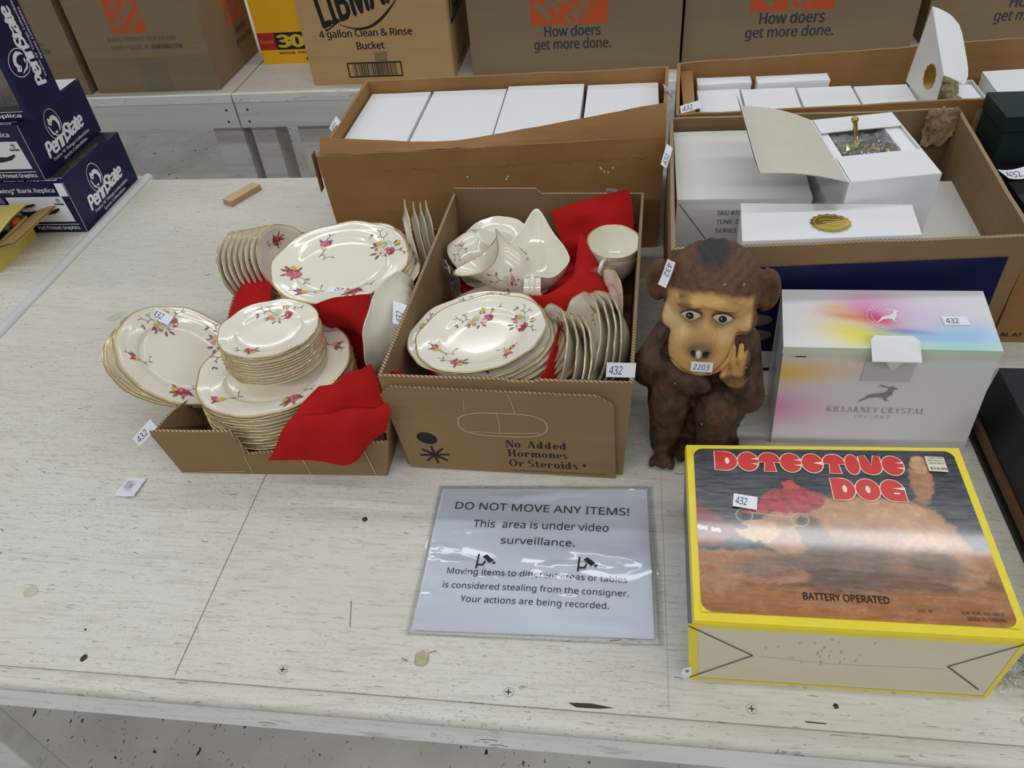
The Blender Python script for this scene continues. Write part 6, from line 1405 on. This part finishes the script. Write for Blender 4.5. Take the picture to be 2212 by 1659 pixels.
def fat(letter, x, y, w, h):
    """round, heavy display letters: red bodies on a cream outline, small cream cuts"""
    def sup(cx, cy, rx, ry, n=32, a0=0, a1=2*math.pi): return [(x+cx*w+rx*w*math.cos(a0+(a1-a0)*k/n), y+cy*h+ry*h*math.sin(a0+(a1-a0)*k/n)) for k in range(n+(a1-a0 < 6.2))]
    body = []; cuts = []
    if letter == 'D': body = [[(x, y), (x+.45*w, y)]+sup(.45, .5, .55, .5, 20, -math.pi/2, math.pi/2)[1:-1]+[(x+.45*w, y+h), (x, y+h)]]; cuts = [sup(.55, .5, .10, .17)]
    elif letter == 'E': body = [sup(.5, .5, .5, .5)]; cuts = [[(x+.62*w, y+.62*h), (x+1.02*w, y+.60*h), (x+1.02*w, y+.70*h)], [(x+.62*w, y+.38*h), (x+1.02*w, y+.30*h), (x+1.02*w, y+.40*h)]]
    elif letter == 'C': body = [sup(.5, .5, .5, .5)]; cuts = [[(x+.52*w, y+.5*h), (x+1.03*w, y+.40*h), (x+1.03*w, y+.60*h)]]
    elif letter == 'T': body = [sup(.5, .56, .52, .44, 20, 0, math.pi)+[(x-.02*w, y+.50*h), (x+.30*w, y+.48*h), (x+.22*w, y), (x+.78*w, y), (x+.70*w, y+.48*h), (x+1.02*w, y+.50*h)]]
    elif letter == 'I': body = [sup(.5, .5, .5, .52)]
    elif letter == 'V': body = [[(x, y+.95*h)]+sup(.5, .42, .5, .42, 20, math.pi, 2*math.pi)+[(x+w, y+.95*h), (x+.72*w, y+h), (x+.52*w, y+.45*h), (x+.30*w, y+h)]]
    elif letter == 'O': body = [sup(.5, .5, .5, .5)]; cuts = [sup(.5, .5, .10, .17)]
    elif letter == 'G': body = [sup(.5, .5, .5, .5), [(x+.60*w, y), (x+1.0*w, y), (x+1.0*w, y+.44*h), (x+.60*w, y+.44*h)]]; cuts = [[(x+.5*w, y+.60*h), (x+1.04*w, y+.52*h), (x+1.04*w, y+.66*h)], [(x+.52*w, y+.33*h), (x+.78*w, y+.33*h), (x+.78*w, y+.40*h), (x+.52*w, y+.40*h)]]
    e = .0011
    for bdy in body:
        n = len(bdy); big = []
        for k in range(n):
            p, a_, b_ = bdy[k], bdy[k-1], bdy[(k+1) % n]; d = (b_[0]-a_[0], b_[1]-a_[1]); L = math.hypot(*d) or 1; big.append((p[0]+d[1]/L*e, p[1]-d[0]/L*e))
        ar = sum(bdy[k][0]*bdy[(k+1) % n][1]-bdy[(k+1) % n][0]*bdy[k][1] for k in range(n))
        if ar < 0: big = [(2*p[0]-q[0], 2*p[1]-q[1]) for p, q in zip(bdy, big)]
        mb.poly(pp, big, M_CREAML, 2)
    for bdy in body: mb.poly(pp, bdy, M_REDL, 3)
    for c in cuts: mb.poly(pp, c, M_CREAML, 4)
x = .0235; wd = {'D': .0265, 'E': .0245, 'T': .0245, 'C': .0245, 'I': .0165, 'V': .0245}
for ch in 'DETECTIVE': fat(ch, x+.0006, Hh-.0335, wd[ch]-.0012, .0290); x += wd[ch]-.0003
x = .1500
for ch, w in (('D', .026), ('O', .0265), ('G', .0265)): fat(ch, x+.0006, Hh-.0720, w-.0012, .0310); x += w-.0002
mb.build('title_lettering', pic, do); mb = MB()
mb.text(pp, 'BATTERY OPERATED', .1005, .0195, .082, .0082, M_INK, 2, bold=.015)
mb.build('caption', pic, do); mb = MB()
mb.text(pp, 'DIST. BY                          NEW YORK, N.Y. 10010', .207, .0115, .078, .0042, M_DARK, 2); mb.text(pp, 'MADE IN TAIWAN', .251, .0055, .034, .0042, M_DARK, 2)
mb.build('fine_print', pic, do)
pc = pp.pt(W_-.024, Hh-.0155, 5); sx_ = sticker(DG, do, pc, (1, -.03, 0), (.03, 1, 0), None, w=.0205, h=.0225, m=pm('cream price paper', S(226, 218, 192), .6), label='cream shop price label')
mb = MB(); ps = Pan(Vector(pc)+Vector((-.0095, -.0105, .0012)), (1, -.03, 0), (.03, 1, 0), .0003)
for k, s in enumerate(['$14.99', '', 'NEW PRICE', 'MFG. 8843771', 'HOBBY ZONE']):
    if s: mb.text(ps, s, .0012, .0015+.0042*k, .017, .0036 if k == 0 else .0024, M_INK, 1, bold=.01 if k == 0 else 0)
mb.build('price_print', DG, do)
sticker(DG, do, pp.pt(.0535, .1405, 6), (.965, -.16, 0), (.16, .97, 0), '432', w=.026, h=.0185, pad=.48)
mb = MB(); mb.add([(.0855, .4195, .030), (.0765, .4185, .026), (.0745, .4185, .014), (.080, .418, .006), (.0865, .4190, .012)], [(0, 1, 2, 3, 4)], M_STICKER); mb.add([(.079, .4182, .024), (.0835, .4184, .022), (.081, .418, .018)], [(0, 1, 2)], pm('brown scrawl', S(120, 84, 60), .7)); mb.build('torn_label', DG, do)

# ------------------------------------------------------------------ the laminated notice
def zs(x, y): return .0016+.0022*(.5+.5*math.sin(26*y+9*x+.5))*(.35+.65*math.exp(-((y-.53)/.08)**2))+.0016*math.exp(-((x+.10)/.05)**2-((y-.56)/.06)**2)+.0030*math.exp(-((x-.05)/.02)**2-((y-.56)/.05)**2)
so = (-.095, .568, 0); SG = thing('laminated_notice', 'laminated white notice reading Do not move any items, lying on the table', 'sign', so)
P0, P1, P2, P3 = Vector((-.2335, .456, 0)), Vector((.0485, .464, 0)), Vector((.0425, .684, 0)), Vector((-.2365, .671, 0))
def sp(s, t, l=0.0): p = P0.lerp(P1, s).lerp(P3.lerp(P2, s), t); return (p.x, p.y, zs(p.x, p.y)+l)
M_PAPER = pm('bright paper', S(226, 230, 240), .6, .3)
mb = MB(); N = 44; mb.grid([[sp(i/N, j/N) for i in range(N+1)] for j in range(N+1)], M_PAPER, True); mb.grid([[sp(i/N, j/N, -.0006) for i in range(N, -1, -1)] for j in range(N+1)], M_PAPER, True)
def stext(s, px0, py0, w, h, rise=0.0):
    V, F = text_mesh(s, 0.0, 0, 1.0)
    def at(a, b):
        x, y = px0+w*a, py0+h*b+rise*a; s_ = (x-P0.x)/(P1.x-P0.x); t_ = (y-P0.y)/(P3.y-P0.y); return (x, y, zs(x, y)+.0006)
    mb.add([at(a, b) for a, b in V], F, M_INK)
stext('DO NOT MOVE ANY ITEMS!', -.213, .6365, .232, .0125, .002); stext('This  area is under video', -.184, .608, .177, .0125, .003); stext('surveillance.', -.144, .583, .095, .0120, .001)
stext('Moving items to different areas or tables', -.206, .5325, .223, .0115); stext('is considered stealing from the consigner.', -.208, .5125, .227, .0115, .001); stext('Your actions are being recorded.', -.183, .4945, .179, .0115, .001)
def cam_icon(x, y):
    q = Pan((x, y, zs(x, y)+.0014), (1, 0, 0), (0, 1, 0), .0002)
    mb.line(q, [(0, 0), (.001, .020)], .0022, M_INK); mb.line(q, [(0, .0045), (.008, .005), (.010, .010)], .0022, M_INK); mb.poly(q, [(.006, .017), (.011, .0205), (.021, .0125), (.016, .0080)], M_INK); mb.poly(q, [(.019, .0085), (.0225, .0110), (.0235, .0085), (.021, .0065)], M_INK)
cam_icon(-.170, .5445); cam_icon(-.043, .5475); mb.build('paper', SG, so)
M_LAM = clear_film('laminating film', gloss=.26, rough=.04, opacity=.02)
e0, e1, e2, e3 = Vector((-.2415, .449, 0)), Vector((.0585, .456, 0)), Vector((.050, .6915, 0)), Vector((-.242, .677, 0))
def fw(x, y):                                                   # the film's shallow ripples
    return .0016*wob(x*7+3, y*22, 1)+.0006*wob(x*18, y*55, 4)+.0001*wob(x*80, y*160, 6)
def lp_(s, t): p = e0.lerp(e1, s).lerp(e3.lerp(e2, s), t); edge = min(s, 1-s, t, 1-t); z_ = .0026+fw(p.x, p.y)+.9*zs(p.x, p.y)-.0012; return (p.x, p.y, max(zs(p.x, p.y)+.0011, z_) if edge > .02 else max(.0007, zs(p.x, p.y)*.6))
mb = MB(); mb.grid([[lp_(i/140, j/140) for i in range(141)] for j in range(141)], M_LAM, True); mb.build('laminate_film', SG, so)

# ------------------------------------------------------------------ small things on the table
mb = MB(); a, b = Vector((-.886, 1.465, 0)), Vector((-.845, 1.545, 0)); d = (b-a).normalized(); n2 = Vector((d.y, -d.x, 0))
mb.hexa([tuple(a)[:2], tuple(a+n2*.030)[:2], tuple(b+n2*.030)[:2], tuple(b)[:2]], [tuple(a+d*.001+n2*.001)[:2], tuple(a+n2*.029+d*.001)[:2], tuple(b+n2*.029-d*.001)[:2], tuple(b+n2*.001-d*.001)[:2]], .0005, .0125, pm('raw wood', S(186, 150, 110), .7, var=.4, vscale=14, stretch=(30, 8, 8)), pm('raw wood top', S(206, 176, 140), .7, var=.4, vscale=14, stretch=(30, 8, 8)))
solo(mb, 'wood_offcut', 'small pale wood offcut lying on the table behind the tray', 'wood block', (-.866, 1.505, 0), bevel=.0012)
mb = MB(); rows = [[(-.709+.030*i/6+.003*j/6, .633+.034*j/6, .0016+.0035*abs(wob(i*.7, j*.8, 2))+.004*(i/6-.5)**2) for i in range(7)] for j in range(7)]
mb.grid(rows, pm('crumpled paper scrap', S(224, 224, 230), .6)); mb.grid([[(q[0], q[1], q[2]-.0008) for q in r[::-1]] for r in rows], mb.mats[0])
mb.poly(Pan((-.702, .640, .0062), (1, 0, 0), (.05, 1, 0), .0003), [(.002, .004), (.010, .004), (.010, .018), (.002, .018)], pm('grey print', S(176, 176, 190), .6), 1)
solo(mb, 'paper_scrap', 'crumpled white sticker scrap lying on the table in front of the tray', 'paper scrap', (-.693, .65, 0))
mb = MB(); rows = [[(.402+.15*j/18+.012*wob(i*.9, j*.7, 4), .428+.068*i/18+.010*wob(j*.9, i*.8, 9), .004+.040*(j/18)**1.3*(.6+.4*math.sin(i*.5))+.010*abs(wob(i*1.1, j*1.2, 6))) for j in range(19)] for i in range(19)]
mb.grid(rows, M_BAG); solo(mb, 'plastic_bag', 'crinkled clear plastic bag by the right front corner of the toy box', 'plastic bag', (.46, .46, 0))
# ================================================================== navy model boxes on the left table
M_NWIN = clear_film('window film', gloss=.3, rough=.07, bump=.5, bscale=30, opacity=.04)
M_WPANEL = pm('white printed panel', S(222, 222, 226), .45)
def lion(mb, p, cx, cy, s, m, l=1):
    ring(mb, p, cx, cy, .5*s, .62*s, .030*s, m, l, 36)
    head = [(-.30, .12), (-.22, .34), (-.10, .26), (.02, .34), (.20, .30), (.34, .16), (.40, -.06), (.30, -.28), (.16, -.40), (.22, -.26), (.24, -.08), (.18, .08), (.04, .16), (-.06, .10), (-.12, .0), (-.20, .02)]
    mb.poly(p, [(cx+a*s, cy+b*s) for a, b in head], m, l+1); mb.poly(p, [(cx+a*s, cy+b*s) for a, b in [(-.40, .10), (-.30, -.30), (-.06, -.48), (.10, -.50), (-.10, -.40), (-.24, -.22), (-.32, .02)]], m, l+1)
    mb.poly(p, [(cx+a*s, cy+b*s) for a, b in [(-.14, -.30), (.0, -.26), (.08, -.34), (-.02, -.38)]], m, l+1); mb.poly(p, [(cx+a*s, cy+b*s) for a, b in [(-.20, .18), (-.12, .10), (-.16, .06)]], M_NAVY, l+2)
def plane(mb, p, x, y, w, m, l=2):
    P = [(0, .34), (.10, .44), (.30, .48), (.55, .52), (.78, .50), (1.0, .62), (.98, .52), (.86, .38), (.62, .30), (.36, .26), (.12, .24)]
    mb.poly(p, [(x+a*w, y+b*w*.55) for a, b in P], m, l); mb.poly(p, [(x+a*w, y+b*w*.55) for a, b in [(.12, .70), (.44, .82), (.48, .74), (.16, .62)]], m, l); mb.poly(p, [(x+a*w, y+b*w*.55) for a, b in [(.0, .52), (.30, .42), (.30, .34), (.0, .42)]], m, l)
    for a, b in (((.2, .66), (.26, .4)), ((.34, .72), (.36, .42)), ((.26, .26), (.30, .06))): mb.line(p, [(x+a[0]*w, y+a[1]*w*.55), (x+b[0]*w, y+b[1]*w*.55)], .010*w, m, l)
    mb.poly(p, ell(x+.29*w, y+.05*w, .05*w, .045*w, 12), m, l); ring(mb, p, x+.52*w, y+.22*w, .07*w, .06*w, .012*w, M_WPANEL, l+1, 16)
def navy_box(label, L, loc, q, stickers=0, win=True):
    """box built with its printed front facing -y, its logo end at +x, its window on top; size L x .24 x .12"""
    t = thing('model_plane_box', label, 'model box', loc, 'navy model aeroplane boxes', q); w, h = .240, .1185
    mb = MB(); V = [(-L, 0, 0), (0, 0, 0), (0, w, 0), (-L, w, 0), (-L, 0, h), (0, 0, h), (0, w, h), (-L, w, h)]
    mb.add(V, [(3, 2, 1, 0), (0, 1, 5, 4), (1, 2, 6, 5), (2, 3, 7, 6), (3, 0, 4, 7)], M_NAVY)
    e = .013; I = [(-L+.03, e+.006, h), (-e, e+.006, h), (-e, w-e, h), (-L+.03, w-e, h)]; mb.add(V[4:]+I, [(0, 1, 5, 4), (1, 2, 6, 5), (2, 3, 7, 6), (3, 0, 4, 7)], M_NAVY)
    pf = Pan((-L, 0, 0), (1, 0, 0), (0, 0, 1), .0004); pe = Pan((0, 0, 0), (0, 1, 0), (0, 0, 1), .0004); pt = Pan((-L, 0, h), (1, 0, 0), (0, 1, 0), .0004)
    mb.line(pf, [(L-.0008, 0), (L-.0008, h)], .0009, M_LETTERW, 1); mb.line(pf, [(.01, .0195), (L-.012, .0195)], .0014, M_LETTERW, 1)
    mb.text(pf, '"Staggerwing" Bank Replica', L-.215, .093, .186, .013, M_LETTERW, 1, bold=.012); mb.text(pf, 'Pad Printed Graphics', L-.112, .0045, .098, .0115, M_LETTERW, 1, bold=.02); mb.text(pf, 'Die Cast Metal', L-.245, .0045, .07, .0115, M_LETTERW, 1, bold=.02)
    mb.poly(pf, [(L-.148, .026), (L-.016, .026), (L-.020, .086), (L-.150, .086)], M_WPANEL, 1); plane(mb, pf, L-.136, .026, .098, M_INK); lion(mb, pf, L-.033, .077, .010, M_INK, 2); mb.text(pf, 'PennState', L-.044, .066, .021, .005, M_INK, 2, bold=.04)
    mb.text(pf, 'Collect', L-.200, .057, .040, .011, M_LETTERW, 1, bold=.02); mb.text(pf, 'Both', L-.198, .042, .042, .013, M_LETTERW, 1, bold=.04); mb.text(pf, 'Versions', L-.196, .027, .042, .011, M_LETTERW, 1, bold=.02); mb.text(pf, '1996', L-.205, .071, .046, .013, pm('outlined numerals', S(120, 126, 180), .5), 1, bold=.06)
    mb.poly(pf, [(L-.30, .026), (L-.207, .026), (L-.207, .05), (L-.30, .05)], M_WPANEL, 1)
    lion(mb, pe, .098, .078, .052, M_LETTERW, 1)
    V2, F2 = text_mesh('PennState', .04, .18, .88)
    k_ = len(V2)//5; mb.add([pe.pt(.042+.150*a, .028+.004*a+.030*b+(.004 if a > .5 else 0), 2+.07*(i//k_)) for i, (a, b) in enumerate(V2)], F2, M_LETTERW)
    mb.text(pe, "Trains 'N' Things Collectibles", .050, .0155, .150, .0085, M_LETTERW, 1, bold=.012); mb.text(pe, 'Sports Collectibles', .082, .004, .098, .0085, M_LETTERW, 1, bold=.012)
    mb.text(pt, 'Bank Replica', L-.14, .004, .12, .010, M_LETTERW, 1, bold=.02); mb.line(pt, [(.01, .0175), (L-.012, .0175)], .0012, M_LETTERW, 1)
    mb.build('box_body', t, (0, 0, 0), .0008)
    inner = pm('model seen through the window', S(96, 52, 44), .5, .5, var=.9, vscale=26, dark=S(168, 158, 132))
    mb = MB(); rows = [[(-L+.032+(L-.048)*i/24, e+.008+(w-2*e-.01)*j/14, h-.022+.018*wob(i*.8, j*.8, loc[2]*9)) for i in range(25)] for j in range(15)]
    mb.grid(rows, inner); o = mb.build('model_plane', t); o['label'] = 'red and brown model behind the window'
    mb = MB(); mb.grid([[(-L+.028+(L-.04)*i/20, e+.004+(w-2*e+.002)*j/12, h-.0006+.002*wob(i, j, 3)) for i in range(21)] for j in range(13)], M_NWIN); mb.build('window_film', t)
    return t
L_ = .335
t1 = navy_box('navy model box at the bottom of the stack on the left table', L_, (-1.153, 1.350, .0006), Matrix.Rotation(math.radians(.8), 3, 'Z').to_quaternion())
sticker(t1, (0, 0, 0), (-.012, -.0012, .102), (1, 0, 0), (0, 0, 1), None, w=.019, h=.030, label='blank white sticker')
t2 = navy_box('navy model box set back on top of the lowest navy box', L_, (-1.196, 1.358, .1205), Matrix.Rotation(math.radians(1.2), 3, 'Z').to_quaternion())
sticker(t2, (0, 0, 0), (-.085, -.0012, .106), (1, 0, 0), (0, 0, 1), None, w=.022, h=.022, label='blank white sticker')
mb = MB(); mb.add([(-.09, .165, .1195), (-.004, .165, .1200), (-.003, .238, .1205), (-.09, .238, .1195)], [(0, 1, 2, 3)], M_WHITEBOX); mb.build('white_flap', t2)
# the top box stands on its long side: window towards the viewer, logo end turned upright
q3 = Matrix.Rotation(math.radians(2), 3, 'Z').to_quaternion() @ Matrix.Rotation(math.radians(90), 3, 'X').to_quaternion()
t3 = navy_box('navy model box standing upright on top of the stack, logo turned sideways', L_, (-1.178, 1.497, .2415), q3)

# ------------------------------------------------------------------ yellow carton at the left edge
yo = (-1.36, 1.22, 0); Yc = thing('open_carton', 'yellow carton with its flap open, cut off by the left edge of the picture', 'cardboard box', yo)
M_YC = pm('yellow carton card', S(214, 190, 106), .6, .3, var=.5, vscale=9, dark=S(190, 172, 82))
M_YK = board('brown inside of flap', S(176, 140, 88))
A0, A1, A2, A3 = (-1.56, 1.19), (-1.262, 1.19), (-1.262, 1.33), (-1.56, 1.33)
mb = MB(); carton(mb, [A0, A1, A2, A3], [(-1.56, 1.188, .052), (-1.258, 1.188, .050), (-1.262, 1.332, .052), (-1.56, 1.332, .052)], .003, M_YC, M_YK, M_EDGE, n=8, wb=.001, seed=40.0)
pq = Pan((-1.30, 1.189, .006), (1, 0, 0), (0, 0, 1), .0006); mb.poly(pq, [(0, .004), (.012, .004), (.012, .04), (0, .04)], M_INK, 1); mb.build('carton_body', Yc, yo)
mb = MB(); rows = [[(-1.56+.302*j/12+.010*(i/8)*(j/12), 1.188+.150*i/8, .052+.060*i/8-.034*(i/8)**2+.004*math.sin(j*.5)) for j in range(13)] for i in range(9)]
mb.grid(rows, M_YC); mb.grid([[(p[0], p[1], p[2]-.0025) for p in r[::-1]] for r in rows], M_YK); mb.build('top_flap', Yc, yo)
mb = MB(); rows = [[(-1.260+.062*i/6+.01*wob(i, j, 5)*(i/6), 1.20+.13*j/10+.05*(i/6)*(j/10), .048+.030*(i/6)-.012*(i/6)**2) for j in range(11)] for i in range(7)]
mb.grid(rows, M_YK); mb.grid([[(p[0]+.002, p[1], p[2]-.0025) for p in r[::-1]] for r in rows], M_YC); o = mb.build('side_flap', Yc, yo); o['label'] = 'brown side flap folded outwards'
mb = MB()
for k, (x, y, c) in enumerate([(-1.275, 1.305, S(214, 96, 40)), (-1.285, 1.285, S(120, 150, 110)), (-1.30, 1.31, S(206, 90, 44))]): blob(mb, (x, y, .052), .012, pm('toy plastic', c, .4), (1, 1, .8), seed=k, k=.5)
solo(mb, 'small_toy', 'orange and green plastic toy showing in the yellow carton', 'toy', (-1.285, 1.30, .045))
